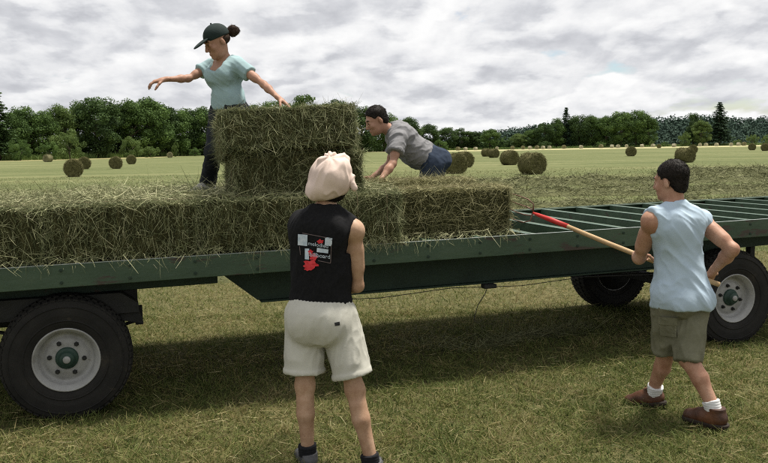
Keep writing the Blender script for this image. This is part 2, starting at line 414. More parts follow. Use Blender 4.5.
# ------------------------------------------------------------------ trees
def crown_mesh(name, kind, seed, nq):
    g = np.random.default_rng(seed)
    if kind == 'conifer':
        C, Nn, S = [], [], []
        tiers = 22
        for i in range(tiers):
            f = i / (tiers - 1); z = 0.14 + 0.84 * f; R_ = 0.205 * (1 - f) ** 0.8 * g.uniform(0.75, 1.15) + 0.012
            nb = max(4, int(13 * (1 - f) + 4))
            for k in range(nb):
                a = g.uniform(0, 2 * PI); Rb = R_ * g.uniform(0.6, 1.1)
                q = int(nq / tiers / nb * (0.5 + 1.2 * (1 - f))) + 6
                tt = g.random(q) ** 0.7
                C.append(np.stack([np.cos(a) * Rb * tt + g.normal(0, .010, q), np.sin(a) * Rb * tt + g.normal(0, .010, q), z - 0.05 * tt ** 1.5 * (1 - f) + g.normal(0, .007, q)], -1))
                Nn.append(np.tile([0.3 * np.cos(a), 0.3 * np.sin(a), 1.0], (q, 1))); S.append(g.uniform(0.016, 0.034, q))
        C = np.concatenate(C); Nn = np.concatenate(Nn); S = np.concatenate(S)
        tint = np.clip(0.45 + g.normal(0, 0.18, len(C)), 0, 1)
        return quad_cloud(name, C, Nn, S, tint)
    # broadleaf: lobes on an envelope
    if kind == 'round': nl, zc, rz, rx = 95, 0.49, 0.45, 0.34
    elif kind == 'tall': nl, zc, rz, rx = 80, 0.50, 0.46, 0.23
    elif kind == 'open': nl, zc, rz, rx = 70, 0.54, 0.41, 0.33
    else: nl, zc, rz, rx = 45, 0.42, 0.46, 0.62           # bush
    d = unit(g.normal(size=(nl, 3))); rr = g.uniform(0.35, 0.95, nl) ** 0.6
    L_ = np.stack([d[:, 0] * rx * rr, d[:, 1] * rx * rr, zc + d[:, 2] * rz * rr], -1)
    lr = g.uniform(0.040, 0.125, nl) * (1.25 if kind == 'bush' else 1.0)
    if kind == 'open': lr *= 0.85
    idx = g.choice(nl, nq, p=lr ** 2 / np.sum(lr ** 2))
    dd = unit(g.normal(size=(nq, 3))); dd[:, 2] += 0.15
    rad = lr[idx] * np.where(g.random(nq) < 0.8, g.uniform(0.72, 1.08, nq), g.uniform(0.2, 0.8, nq)) * (1 + 0.16 * np.clip(g.normal(size=nq), -1.5, 1.3) * (g.random(nq) < 0.3))
    C = L_[idx] + dd * rad[:, None] * np.array([1, 1, 0.82])
    tint = np.clip(0.5 + 0.28 * g.normal(size=nl)[idx] * 0.6 + g.normal(0, 0.16, nq), 0, 1)
    return quad_cloud(name, C, dd, g.uniform(0.016, 0.034, nq) * (1.35 if kind == 'bush' else 1), tint)

def trunk_mesh(name, kind, seed):
    g = np.random.default_rng(seed); m_ = MB()
    if kind == 'conifer':
        m_.tube([(0, 0, -0.01), (0.004, 0, 0.4), (0, 0.003, 0.98)], [0.022, 0.014, 0.003], 8)
    else:
        top = 0.55 if kind != 'bush' else 0.3
        m_.tube([(0, 0, -0.01), (0.01, 0.005, top * 0.5), (0.0, 0.012, top)], [0.026, 0.018, 0.010], 8)
        for k in range(7):
            a = g.uniform(0, 2 * PI); z0 = g.uniform(0.35, 0.95) * top; rr = g.uniform(0.12, 0.24); h = g.uniform(0.1, 0.24)
            m_.tube([(0.006, 0.006, z0), (rr * 0.5 * math.cos(a), rr * 0.5 * math.sin(a), z0 + h * 0.6), (rr * math.cos(a), rr * math.sin(a), z0 + h)], [0.010, 0.007, 0.003], 6)
    return m_.mesh(name, True)

CROWN, TRUNK = {}, {}
for kind, cnt, nq in (('round', 4, 16000), ('tall', 3, 14000), ('open', 2, 12000), ('bush', 3, 7000), ('conifer', 2, 7000)):
    CROWN[kind] = [crown_mesh('crown', kind, 100 + 7 * i + len(kind), nq) for i in range(cnt)]
    TRUNK[kind] = [trunk_mesh('trunk', kind, 50 + 5 * i + len(kind)) for i in range(cnt)]
    for m_ in TRUNK[kind]: m_.materials.append(MATS['bark'])
    for m_ in CROWN[kind]: m_.materials.append(MATS['leaf_mid'])

tree_no = [0]
def tree(px, top, base, Y, kind, leaf, wide, label, group, name='broadleaf_tree', cat='tree', sink=0.0):
    """tree whose top shows at photo row `top` when it stands Y metres off"""
    p = at(px, base, Y); h = at(px, top, Y)[2] + sink
    i = tree_no[0]; tree_no[0] += 1
    rr = random.Random(i * 31 + 5)
    e_ = empty(name, (p[0], Y, -sink), (0, 0, rr.uniform(0, 6.28)))
    v = i % len(CROWN[kind])
    for nm, me in (('trunk', TRUNK[kind][v]), ('crown', CROWN[kind][v])):
        o = link(nm, me, e_); o.scale = (h * wide * 1.04, h * wide * 1.04, h * 1.04)
        if nm == 'crown':
            o.material_slots[0].link = 'OBJECT'; o.material_slots[0].material = MATS['leaf_' + leaf]
    tag(e_, label, cat, group)

GL, GR = 'trees along the left edge of the field', 'trees along the far right edge of the field'
for a in [
    (-1, 91, 152, 215, 'conifer', 'dark', 1.5, 'dark spiky tree cut by the left picture edge'),
    (14, 111, 152, 226, 'tall', 'mid', 1.15, 'slim green tree just right of the dark tree at the left edge'),
    (28, 107, 152, 232, 'tall', 'mid', 1.25, 'second slim green tree from the left picture edge'),
    (44, 109, 152, 236, 'round', 'mid', 0.95, 'mid green tree above the pale boxy far bale at left'),
    (62, 106, 152, 242, 'round', 'light', 0.95, 'brighter green tree left of the tallest dark tree'),
    (80, 104, 151, 250, 'round', 'mid', 0.9, 'mid green tree touching the left side of the tallest dark tree'),
    (97, 96, 151, 246, 'round', 'dark', 1.15, 'tallest broad dark tree of the left wood'),
    (117, 104, 150, 262, 'tall', 'dark', 1.2, 'dark tree in the dip between two tall crowns at left'),
    (133, 101, 150, 262, 'round', 'mid', 1.0, 'round green tree rising behind the two bushes at left'),
    (150, 98, 150, 268, 'round', 'mid', 1.1, 'tall green tree below the outstretched hand'),
    (163, 102, 150, 276, 'tall', 'dark', 1.2, 'dark slim tree just right of the tree below the hand'),
    (176, 108, 149, 282, 'round', 'mid', 1.05, 'green tree standing over the pale sapling'),
    (191, 110, 149, 290, 'tall', 'dark', 1.4, 'dark tree just left of the dark trousers'),
    (207, 107, 149, 292, 'round', 'mid', 1.05, 'green tree directly behind the dark trousers'),
    (250, 104, 149, 300, 'round', 'dark', 1.1, 'dark tree hidden behind the upper bale, near its left end'),
    (276, 99, 148, 305, 'round', 'mid', 1.05, 'green tree top behind the hand on the upper bale'),
    (306, 93, 148, 305, 'open', 'mid', 1.1, 'open green tree top showing over the middle of the upper bale'),
    (334, 100, 148, 312, 'round', 'dark', 1.1, 'dark tree top showing over the right end of the upper bale'),
    (362, 108, 148, 318, 'tall', 'dark', 1.5, 'dark tree between the bale stack and the bending man'),
    (384, 112, 148, 325, 'round', 'mid', 1.1, 'tree directly behind the bending man\'s head'),
    (408, 118, 148, 332, 'round', 'dark', 1.2, 'tree hidden behind the bending man\'s grey back'),
]:
    tree(*a, GL)
for a in [
    (430, 124, 147, 352, 'round', 'dark', 1.2, 'small dark tree just right of the bending man'),
    (447, 127, 147, 356, 'round', 'dark', 1.35, 'dark rounded tree over the nearest large round bale'),
    (462, 128, 147, 360, 'open', 'dark', 1.35, 'thin topped dark tree over the nearest large round bale'),
    (474, 132, 147, 362, 'round', 'dark', 1.5, 'low dark tree in the notch of the middle tree line'),
    (490, 129, 147, 355, 'round', 'mid', 1.35, 'broad round green tree right of the notch in the tree line'),
    (505, 136, 147, 365, 'bush', 'mid', 0.85, 'low tree under the distant ridge'),
    (519, 133, 147, 360, 'round', 'light', 1.5, 'light green low tree left of the rising tree line'),
    (532, 130, 147, 362, 'round', 'mid', 1.4, 'green tree over the bale with the broad dark end'),
    (545, 123, 147, 358, 'round', 'dark', 1.1, 'dark tree two to the left of the pointed conifer'),
    (556, 119, 147, 362, 'tall', 'mid', 1.2, 'slim tree beside the left side of the pointed conifer'),
    (579, 114, 147, 362, 'round', 'dark', 1.0, 'dark tree beside the right side of the pointed conifer'),
    (592, 116, 147, 362, 'round', 'mid', 1.05, 'green tree midway along the tall right tree group'),
    (606, 116, 147, 358, 'round', 'mid', 1.05, 'green tree left of the brightest crown in the tall right group'),
    (621, 111, 146, 354, 'round', 'mid', 1.05, 'bright green full crown in the tall right group'),
    (636, 109, 146, 356, 'round', 'mid', 1.05, 'tallest broadleaf crown of the tall right group'),
    (648, 118, 146, 358, 'round', 'mid', 1.0, 'last sloping tree of the tall right group'),
]:
    tree(*a, GR)
tree(566, 109, 147, 364, 'conifer', 'needle', 1.25, 'pointed dark conifer rising above the middle tree line', GR, 'conifer_tree')
tree(719, 104, 145, 352, 'conifer', 'needle', 1.7, 'tall ragged conifer standing apart at right, before the hill', GR, 'conifer_tree')
tree(693, 114, 145, 356, 'tall', 'dark', 1.0, 'dark leaning tree left of the ragged conifer', GR)
tree(701, 121, 145, 348, 'round', 'light', 1.15, 'light green willow between the dark tree and the ragged conifer', GR)
tree(686, 131, 145, 346, 'bush', 'light', 0.7, 'light green bush at the foot of the willow', GR, 'bush', 'bush')
for (px, top, base, Y, leaf, w, lab) in [
    (70, 127, 155, 222, 'light', 0.9, 'pale green bush mass in front of the left wood'),
    (48, 139, 155, 214, 'mid', 0.8, 'low bush left of the pale bush mass'),
    (20, 137, 155, 208, 'mid', 0.8, 'low bush near the left picture edge'),
    (131, 135, 154, 240, 'light', 0.85, 'rounded yellow green bush behind the pair of small round bales'),
    (150, 145, 154, 246, 'light', 1.3, 'low spreading bush right of the rounded yellow green bush'),
    (176, 141, 153, 262, 'light', 0.4, 'pale upright sapling in front of the dark wood'),
    (195, 147, 153, 268, 'mid', 1.2, 'low hedge bush left of the dark trousers'),
    (652, 139, 146, 342, 'light', 0.6, 'small light shrub at the right foot of the tall tree group'),
    (665, 141, 146, 342, 'mid', 1.0, 'low shrub before the gap that shows the hill'),
    (738, 139, 144, 336, 'light', 1.1, 'low pale shrub right of the ragged conifer'),
    (752, 133, 144, 332, 'light', 0.8, 'pale reedy shrub near the right picture edge'),
    (767, 134, 144, 330, 'light', 0.8, 'pale shrub cut by the right picture edge'),
    (440, 139, 148, 345, 'mid', 1.2, 'low hedge bush right of the grey T-shirt'),
    (545, 140, 147, 350, 'dark', 1.3, 'low dark hedge bush left below the pointed conifer'),
    (600, 141, 147, 348, 'mid', 1.3, 'low hedge bush under the tall right group')]:
    tree(px, top, base, Y, 'bush', leaf, w, lab, 'bushes at the edge of the field', 'bush', 'bush')

def undergrowth(pts, h, n_, leaf, label):
    pts = np.array(pts, float); cum = np.concatenate([[0], np.cumsum(np.linalg.norm(np.diff(pts, axis=0), axis=1))])
    u = RNG.uniform(0, cum[-1], n_); C = np.stack([np.interp(u, cum, pts[:, 0]), np.interp(u, cum, pts[:, 1]) + RNG.uniform(0, 6, n_), np.zeros(n_)], -1)
    top = h * (0.8 + 0.5 * fbm(np.stack([u * 0.12, np.zeros(n_), np.zeros(n_)], -1), 3)); C[:, 2] = top * RNG.random(n_) ** 0.8
    me = quad_cloud('undergrowth', C, np.tile([0, -0.8, 0.6], (n_, 1)), RNG.uniform(0.5, 1.2, n_), np.clip(RNG.normal(0.45, 0.2, n_), 0, 1))
    tag(link('undergrowth', me, None, 'leaf_' + leaf), label, 'undergrowth', kind='stuff')
undergrowth([(-125, 232), (-95, 246), (-66, 290), (-20, 325), (20, 352)], 5.5, 16000, 'dark', 'dark undergrowth under the left wood')
undergrowth([(14, 356), (60, 366), (120, 366)], 4.5, 9000, 'dark', 'dark undergrowth under the right tree line')
def verge(name, pts, width, h, n_, mat, label):
    pts = np.array(pts, float); sgl = np.linalg.norm(np.diff(pts, axis=0), axis=1); cum = np.concatenate([[0], np.cumsum(sgl)])
    u = RNG.uniform(0, cum[-1], n_)
    P = np.stack([np.interp(u, cum, pts[:, 0]), np.interp(u, cum, pts[:, 1]), np.zeros(n_)], -1)
    P[:, 0] += RNG.uniform(-0.3, 0.3, n_) * width; P[:, 1] += RNG.uniform(0, 1, n_) * width
    D = np.stack([RNG.normal(0, .25, n_), RNG.normal(0, .25, n_), np.ones(n_)], -1)
    L_ = h * RNG.uniform(0.5, 1.15, n_) * (1 + 0.35 * perlin(P * 0.08)); W_ = RNG.uniform(0.15, 0.4, n_)
    me = ribbons(name, P, D, L_, W_, RNG.normal(0, 0.25, (n_, 3)) * [1, 1, 0.3], np.clip(RNG.normal(0.55, 0.2, n_), 0, 1), 2, np.tile([1.0, 0.2, 0], (n_, 1)))
    tag(link(name, me, None, mat), label, 'grass', kind='stuff')
verge('verge_grass', [(-118, 200), (-95, 222), (-66, 300)], 16, 1.7, 9000, 'leaf_light', 'strip of long green grass in front of the left wood')
verge('verge_grass', [(25, 350), (90, 352), (170, 346)], 10, 1.0, 6000, 'leaf_light', 'strip of long grass under the far right trees')

# ------------------------------------------------------------------ grass of the mown field
def grass(name, n_, y0, y1, lo, hi, w0, w1, mat, label, pw=1.0, lean=0.5, segs=2, tmean=0.44, xpad=0.8):
    Y = y0 + (y1 - y0) * RNG.random(n_) ** pw
    X = RNG.uniform(-1, 1, n_) * (Y * 0.475 + xpad)
    P = np.stack([X, Y, np.zeros(n_)], -1)
    patch = fbm(P * [0.9, 0.9, 0] + 5, 3)
    patch2 = fbm(P * [3.5, 3.5, 0] + 15, 3)
    D = np.stack([RNG.normal(0, lean, n_) + 0.25 * patch, RNG.normal(0, lean, n_), np.full(n_, 1.0)], -1)
    L_ = RNG.uniform(lo, hi, n_) * (1 + 0.75 * patch2) * (1 - 0.3 * patch)
    tint = np.clip(tmean + 0.32 * patch + 0.30 * patch2 + RNG.normal(0, 0.17, n_), 0, 1)
    Bv = RNG.normal(0, 0.45, (n_, 3)) * L_[:, None]; Bv[:, 2] = -np.abs(Bv[:, 2]) * 0.7
    me = ribbons(name, P, D, L_, RNG.uniform(w0, w1, n_), Bv, tint, segs)
    tag(link(name, me, None, mat), label, 'grass', kind='stuff')

grass('mown_grass', 145000, 3.6, 8.6, 0.03, 0.088, 0.0034, 0.0075, 'grass_blade', 'short mown green and straw grass in the foreground', 1.25)
grass('mown_grass', 48000, 8.4, 15.0, 0.04, 0.11, 0.004, 0.009, 'grass_blade', 'short mown grass behind the trailer', 1.2, tmean=0.52)
grass('field_grass', 40000, 14.0, 60.0, 0.05, 0.12, 0.012, 0.03, 'field_blade', 'pale mown grass of the middle field', 1.6, 0.6, 2, 0.5, 2.0)
# cut stems lying flat between the blades
n_ = 19000
Y = 3.7 + 7.5 * RNG.random(n_) ** 1.3; X = RNG.uniform(-1, 1, n_) * (Y * 0.475 + 0.8)
P = np.stack([X, Y, RNG.uniform(0.012, 0.06, n_)], -1)
dens = 1.4 * fbm(P * [0.45, 1.3, 0] + 31, 3); keep = dens + RNG.normal(0, 0.3, n_) > -0.05; P = P[keep]; n_ = len(P)
D = np.stack([RNG.normal(0, 1, n_), RNG.normal(0, 1, n_), RNG.normal(0, 0.14, n_)], -1)
L_ = RNG.uniform(0.03, 0.13, n_)
Bv = RNG.normal(0, 0.22, (n_, 3)) * L_[:, None]; Bv[:, 2] *= 0.2
tag(link('cut_stems', ribbons('cut_stems', P, D, L_, RNG.uniform(0.0025, 0.005, n_), Bv, np.clip(RNG.normal(0.74, 0.16, n_), 0, 1), 3), None, 'grass_blade'),
    'loose pale cut stems lying on the foreground grass', 'cut grass', kind='stuff')

# ------------------------------------------------------------------ windrows of loose hay
def windrow(pts, width, height, n_, lab, sl=(0.15, 0.4), sw=(0.008, 0.02), seed=1, rough=1.0):
    pts = np.array(pts, float); cum = np.concatenate([[0], np.cumsum(np.linalg.norm(np.diff(pts, axis=0), axis=1))])
    nx = int(max(24, cum[-1] * 5)); ny = 13
    u = np.linspace(0, cum[-1], nx); v = np.linspace(-1, 1, ny)
    Ug, Vg = np.meshgrid(u, v)
    def surf(uu_, vv_):
        x = np.interp(uu_, cum, pts[:, 0]); y = np.interp(uu_, cum, pts[:, 1])
        q = np.stack([uu_ * 1.3, vv_ * 1.4 + seed * 7.7, np.zeros_like(uu_)], -1)
        nz = fbm(q, 4); wob = 0.4 * perlin(np.stack([uu_ * 0.35, np.full_like(uu_, seed * 3.1), np.zeros_like(uu_)], -1))
        endf = np.clip(np.minimum(uu_, cum[-1] - uu_) / 1.2, 0, 1)
        z = height * (1 - vv_ ** 2) * np.clip(0.75 + 0.9 * rough * nz, 0.05, 2) * endf
        return np.stack([x, y + (vv_ * 0.5 + wob) * width, z + 0.004], -1)
    V = surf(Ug.ravel(), Vg.ravel())
    i = np.arange(nx - 1)[None, :] + nx * np.arange(ny - 1)[:, None]
    Fq = np.stack([i, i + 1, i + nx + 1, i + nx], -1).reshape(-1, 4)
    e_ = empty('hay_windrow', (0, 0, 0)); tag(e_, lab, 'hay', 'windrows of loose hay', 'stuff')
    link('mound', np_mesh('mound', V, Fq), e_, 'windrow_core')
    uu_ = RNG.uniform(0, cum[-1], n_); vv_ = np.clip(RNG.normal(0, 0.5, n_), -1.1, 1.1)
    P = surf(uu_, np.clip(vv_, -1, 1)); P[:, 1] += (vv_ - np.clip(vv_, -1, 1)) * width
    D = np.stack([RNG.normal(0, 1, n_), RNG.normal(0, 0.8, n_), RNG.normal(0.08, 0.26, n_)], -1)
    L_ = RNG.uniform(*sl, n_); Bv = RNG.normal(0, 0.35, (n_, 3)) * L_[:, None]; Bv[:, 2] -= 0.12 * L_
    tn = np.clip(0.45 + 0.45 * fbm(P * [0.9, 0.9, 0.9], 3) + RNG.normal(0, 0.2, n_), 0, 1)
    tag(link('loose_strands', ribbons('loose_strands', P, D, L_, RNG.uniform(*sw, n_), Bv, tn, 2), e_, 'windrow_strand'), kind='stuff')
for k, (x0_, y_, lab) in enumerate([(0.6, 17.2, 'nearest windrow of hay, just behind the far rail of the empty deck'), (1.2, 22.3, 'second windrow of hay counted from the empty deck'),
                                    (1.8, 28.6, 'third windrow of hay counted from the empty deck'), (2.6, 36.4, 'fourth windrow of hay, below the large round bales'),
                                    (15.0, 45.0, 'farthest windrow of hay, right of the standing man\'s head')]):
    w_ = y_ * 0.62 + 6
    windrow([(x0_, y_), (x0_ + w_ * 0.3, y_ - 0.3), (x0_ + w_ * 0.65, y_ + 0.5), (x0_ + w_, y_ + 1.2)], 1.3 + 0.03 * y_, 0.20 + 0.002 * y_, 11000, lab, sl=(0.08 + 0.004 * y_, 0.18 + 0.008 * y_), sw=(0.0004 * y_, 0.0009 * y_), seed=k + 1, rough=1.5)
windrow([(-7.5, 10.6), (-3.5, 10.9), (0.6, 11.6), (4.0, 12.6)], 0.9, 0.13, 9000, 'thin windrow of hay seen under the trailer', sl=(0.08, 0.25), sw=(0.004, 0.009), seed=6)
windrow([(0.25, 7.15), (0.75, 7.0), (1.35, 7.35), (2.0, 7.7)], 0.34, 0.07, 2200, 'small wisp of loose hay on the grass under the deck', sl=(0.06, 0.22), sw=(0.003, 0.006), seed=7)
windrow([(-5, 5.6), (-3.9, 5.8), (-2.9, 5.9)], 0.4, 0.05, 1500, 'small wisp of loose hay by the front wheel', sl=(0.06, 0.22), sw=(0.003, 0.006), seed=8)

# ------------------------------------------------------------------ round bales
def round_bale_mesh(seed):
    g = np.random.default_rng(seed); R_, Lh = 0.65, 0.60
    prof = [(0.0, -Lh + 0.03), (0.2, -Lh + 0.012), (0.42, -Lh - 0.01), (0.57, -Lh + 0.0), (0.63, -Lh + 0.05), (R_, -Lh + 0.14)]
    prof += [(R_ + 0.006, y) for y in np.linspace(-Lh + 0.25, Lh - 0.25, 9)]
    prof += [(r_, -y_) for r_, y_ in reversed(prof[:6])]
    m_ = MB(); m_.lathe_y(prof, 48)
    V = np.array(m_.v); nz = fbm(V * 5 + seed, 3)
    rad = np.sqrt(V[:, 0] ** 2 + V[:, 2] ** 2) + 1e-6
    k = 1 + 0.05 * nz / np.maximum(rad, 0.3); V[:, 0] *= k; V[:, 2] *= k; V[:, 1] += 0.05 * fbm(V * 6 + 9, 3)
    V[:, 2] += R_; V[:, 2] = np.where(V[:, 2] < 0.06, 0.06 - (0.06 - V[:, 2]) * 0.25, V[:, 2]) - 0.05     # sits flat on the ground
    body = np_mesh('rolled_hay', V, np.array([f for f in m_.f]))
    n_ = 3600; th = g.uniform(0, 2 * PI, n_); onend = g.random(n_) < 0.42
    y = np.where(onend, np.sign(g.normal(size=n_)) * Lh, g.uniform(-Lh, Lh, n_)); r_ = np.where(onend, R_ * np.sqrt(g.random(n_)) * 0.97, R_)
    P = np.stack([r_ * np.cos(th), y, r_ * np.sin(th) + R_ - 0.03], -1)
    tang = np.stack([-np.sin(th), np.zeros(n_), np.cos(th)], -1); outw = np.where(onend[:, None], np.stack([np.zeros(n_), np.sign(y), np.zeros(n_)], -1), np.stack([np.cos(th), np.zeros(n_), np.sin(th)], -1))
    D = tang * np.sign(g.normal(size=n_))[:, None] + outw * g.uniform(0.0, 0.35, n_)[:, None] + g.normal(0, 0.35, (n_, 3))
    L_ = g.uniform(0.08, 0.26, n_); P[:, 2] = np.maximum(P[:, 2], 0.03)
    st = ribbons('hay_strands', P, D, L_, g.uniform(0.012, 0.03, n_), -outw * 0.06, np.clip(g.normal(0.5, 0.22, n_), 0, 1), 2)
    return body, st
RB = [round_bale_mesh(s_) for s_ in (11, 12, 13)]
rb_no = [0]
def round_bale(px, bottom, yaw, label, group, mat=None, scale=1.0, smat=None):
    p = gnd(px, bottom); i = rb_no[0]; rb_no[0] += 1
    if p[1] > 335 or p[1] < 0:
        p = at(px, bottom, 325.0); p[2] = 0
    e_ = empty('round_bale', (p[0], p[1], 0), (0, 0, math.radians(yaw))); e_.scale = (scale,) * 3
    for k, nm in enumerate(('rolled_hay', 'hay_strands')):
        o = link(nm, RB[i % 3][k], e_)
        if not RB[i % 3][k].materials: RB[i % 3][k].materials.append(MATS[('round_bale_hay', 'round_bale_strand')[k]])
        if mat:
            o.material_slots[0].link = 'OBJECT'; o.material_slots[0].material = MATS[mat]
        if k: o['kind'] = 'stuff'
    tag(e_, label, 'hay bale', group)
GB = 'dark round hay bales lying in the field'
for a in [
    (532, 174.3, 24, 'large round bale with broad dark end, right of its smaller twin'),
    (509.5, 165, 27, 'round bale just left of the one with the broad dark end'),
    (493.5, 157.8, 28, 'round bale third from right in the receding row by the bending man'),
    (486.5, 156.6, 30, 'farthest round bale of the receding row by the bending man'),
    (455, 173.6, 20, 'large round bale touching the bending man\'s jeans'),
    (464, 167.5, 22, 'round bale peeking out behind the bale by the jeans'),
    (685, 162.6, 26, 'round bale right above the standing man\'s head'),
    (631, 156.3, -10, 'single round bale left of the standing man\'s head'),
    (752, 150.3, -20, 'left one of two round bales near the right picture edge'),
    (765, 151.0, -20, 'right one of two round bales near the right picture edge'),
    (693, 153.5, -20, 'distant round bale half hidden by the bale above the man\'s head'),
    (659, 148.2, -15, 'tiny dark round bale between pale bales, right of the tall trees'),
    (74, 176.8, 18, 'nearest round bale at left, overlapping a smaller one'),
    (84.5, 169.2, 20, 'round bale peeking out behind the nearest left bale'),
    (116, 168.8, 18, 'round bale, left one of the middle pair below the bushes'),
    (131.5, 164.2, 18, 'round bale, right one of the middle pair below the bushes'),
]:
    round_bale(*a, GB)
GT = 'tan bales far across the field'
for (px, bt, lab) in [(48, 162.0, 'tan far bale alone at far left below the wood'), (150, 156.5, 'brownish far bale at the foot of the low spreading bush'),
                      (170, 157.8, 'tan far bale below the pale sapling'), (458, 150.4, 'tan far bale directly above the bale by the jeans'),
                      (512.5, 149.2, 'tan far bale above the left twin bale'), (523, 149.3, 'tan far bale above the broad dark end'),
                      (537, 149.0, 'tan far bale left of the two pale bales'), (564, 148.8, 'tan far bale below the pointed conifer'),
                      (601, 148.2, 'tan far bale below the tall right group'), (744, 145.8, 'tan far bale nearest the right picture edge')]:
    round_bale(px, bt, random.uniform(-40, 40), lab, GT, 'straw_tan', 1.15)
GP = 'far bales coloured pale as if in sun'
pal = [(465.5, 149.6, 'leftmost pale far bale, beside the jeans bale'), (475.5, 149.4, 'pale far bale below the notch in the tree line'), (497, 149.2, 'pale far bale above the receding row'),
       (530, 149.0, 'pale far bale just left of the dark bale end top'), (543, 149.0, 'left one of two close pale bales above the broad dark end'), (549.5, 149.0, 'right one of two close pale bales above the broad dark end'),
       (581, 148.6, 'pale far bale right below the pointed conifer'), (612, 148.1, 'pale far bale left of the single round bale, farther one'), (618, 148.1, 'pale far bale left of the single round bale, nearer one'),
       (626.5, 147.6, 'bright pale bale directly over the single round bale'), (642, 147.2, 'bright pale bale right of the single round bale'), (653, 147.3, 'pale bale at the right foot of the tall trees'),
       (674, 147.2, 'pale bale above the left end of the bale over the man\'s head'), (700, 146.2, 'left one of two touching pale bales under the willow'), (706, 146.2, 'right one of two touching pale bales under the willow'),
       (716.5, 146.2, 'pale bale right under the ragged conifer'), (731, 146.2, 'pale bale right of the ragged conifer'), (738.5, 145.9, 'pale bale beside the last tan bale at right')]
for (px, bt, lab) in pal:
    round_bale(px, bt, random.uniform(-60, 60), lab, GP, 'bale_sun_tint', 1.0)

# ------------------------------------------------------------------ flatbed trailer
material('green_paint', [(0.3, (0.030, 0.053, 0.031)), (0.55, (0.044, 0.074, 0.043)), (0.8, (0.070, 0.100, 0.062))], 0.55, 5, 6, stretch=(0.4, 1, 1), bump=0.003, bump_scale=30, spec=0.35,
         rust=(6.5, 0.575, (0.045, 0.034, 0.026), (0.35, 1, 1.5)))
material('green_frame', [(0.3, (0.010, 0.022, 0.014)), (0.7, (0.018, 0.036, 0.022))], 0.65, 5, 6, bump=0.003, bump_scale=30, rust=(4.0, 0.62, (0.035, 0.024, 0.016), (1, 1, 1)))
material('green_worn', [(0.3, (0.028, 0.068, 0.048)), (0.55, (0.060, 0.105, 0.070)), (0.75, (0.18, 0.215, 0.18))], 0.45, 7, 6, stretch=(1, 0.3, 1), spec=0.5)
material('worn_edge', [(0.3, (0.16, 0.20, 0.18)), (0.6, (0.34, 0.37, 0.35))], 0.4, 12, 5, spec=0.6)
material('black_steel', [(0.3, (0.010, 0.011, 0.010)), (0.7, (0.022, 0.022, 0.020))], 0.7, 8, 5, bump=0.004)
material('tyre_rubber', [(0.3, (0.011, 0.011, 0.010)), (0.6, (0.020, 0.019, 0.017)), (0.85, (0.05, 0.043, 0.032))], 0.85, 6, 6, bump=0.003, spec=0.2, rust=(7, 0.62, (0.045, 0.039, 0.029), (1, 1, 1)))
material('rim_paint', [(0.25, (0.16, 0.155, 0.14)), (0.45, (0.26, 0.26, 0.25)), (0.8, (0.36, 0.36, 0.35))], 0.45, 9, 7, spec=0.45, rust=(9, 0.66, (0.10, 0.08, 0.055), (1, 1, 1)))
material('hub_green', [(0.3, (0.012, 0.030, 0.022)), (0.7, (0.026, 0.055, 0.040))], 0.5, 14, 5)
material('cable_black', [(0.3, (0.012, 0.012, 0.012)), (0.7, (0.02, 0.02, 0.02))], 0.6, 5)

TA = gnd(70, 421); TB = gnd(735, 345)
ts = unit(TB - TA); tv = np.array([-ts[1], ts[0], 0]); TANG = math.atan2(ts[1], ts[0])
def T(s_, v_, z_):
    p = TA + ts * s_ + tv * v_; return np.array([p[0], p[1], z_])
TILT = 0.0078                                            # the deck climbs slightly towards the right
trailer = empty('flatbed_trailer', (TA[0], TA[1], 0), (0, 0, TANG))
tag(trailer, 'long dark green flatbed hay trailer with open cross bars and black tyres', 'trailer')
DECK = lambda s_: 1.04 + TILT * s_
S0, S1, V0, V1 = -2.3, 8.6, -0.05, 2.08
def skew(m_):
    m_.v = [(x, y, z + TILT * x) for x, y, z in m_.v]; return m_
def channel(name, v_out, sgn, mat):
    """side rail: a channel section with its web outward"""
    m_ = MB(); z0, z1, tk, fl = 0.893, 1.040, 0.012, 0.06
    nseg = 10
    for k in range(nseg):
        a = S0 + (S1 - S0) * k / nseg; b_ = S0 + (S1 - S0) * (k + 1) / nseg
    y_in = v_out + sgn * tk; y_fl = v_out + sgn * fl
    m_.box(S0, S1, min(v_out, y_in), max(v_out, y_in), z0, z1, 0.003)
    m_.box(S0, S1, min(y_in, y_fl), max(y_in, y_fl), z1 - tk - 0.001, z1 - 0.001, 0.002)
    m_.box(S0, S1, min(y_in, y_fl), max(y_in, y_fl), z0 + 0.001, z0 + tk + 0.001, 0.002)
    o = skew(m_).build(name, mat, trailer)
    w = MB(); w.box(S0, S1, min(v_out, v_out + sgn * 0.02), max(v_out, v_out + sgn * 0.02), z1 + 0.0005, z1 + 0.0035)
    skew(w).build('worn_top_edge', 'worn_edge' if sgn > 0 else 'green_worn', o)
    return o
channel('side_rail', V0, 1, 'green_paint'); channel('side_rail', V1, -1, 'green_paint')
for s_, nm in ((S0 - 0.012, 'end_rail'), (S1, 'end_rail')):
    m_ = MB(); m_.box(s_, s_ + 0.012, V0 + 0.001, V1 - 0.001, 0.90, 1.035, 0.002); skew(m_).build(nm, 'green_paint', trailer)
cbm = MB(); cbm.box(-0.05, 0.05, V0 + 0.062, V1 - 0.062, -0.088, 0.0, 0.003)
cb_mesh = cbm.mesh('cross_bar'); cb_mesh.materials.append(MATS['green_paint'])
cbe = MB(); cbe.box(-0.051, -0.012, V0 + 0.064, V1 - 0.064, 0.0005, 0.004); cbe_mesh = cbe.mesh('worn_top_edge'); cbe_mesh.materials.append(MATS['green_worn'])
s_ = S0 + 0.25
while s_ < S1 - 0.1:
    o = link('cross_bar', cb_mesh, trailer, loc=(s_, 0, DECK(s_) - 0.004)); link('worn_top_edge', cbe_mesh, o)
    s_ += 0.42
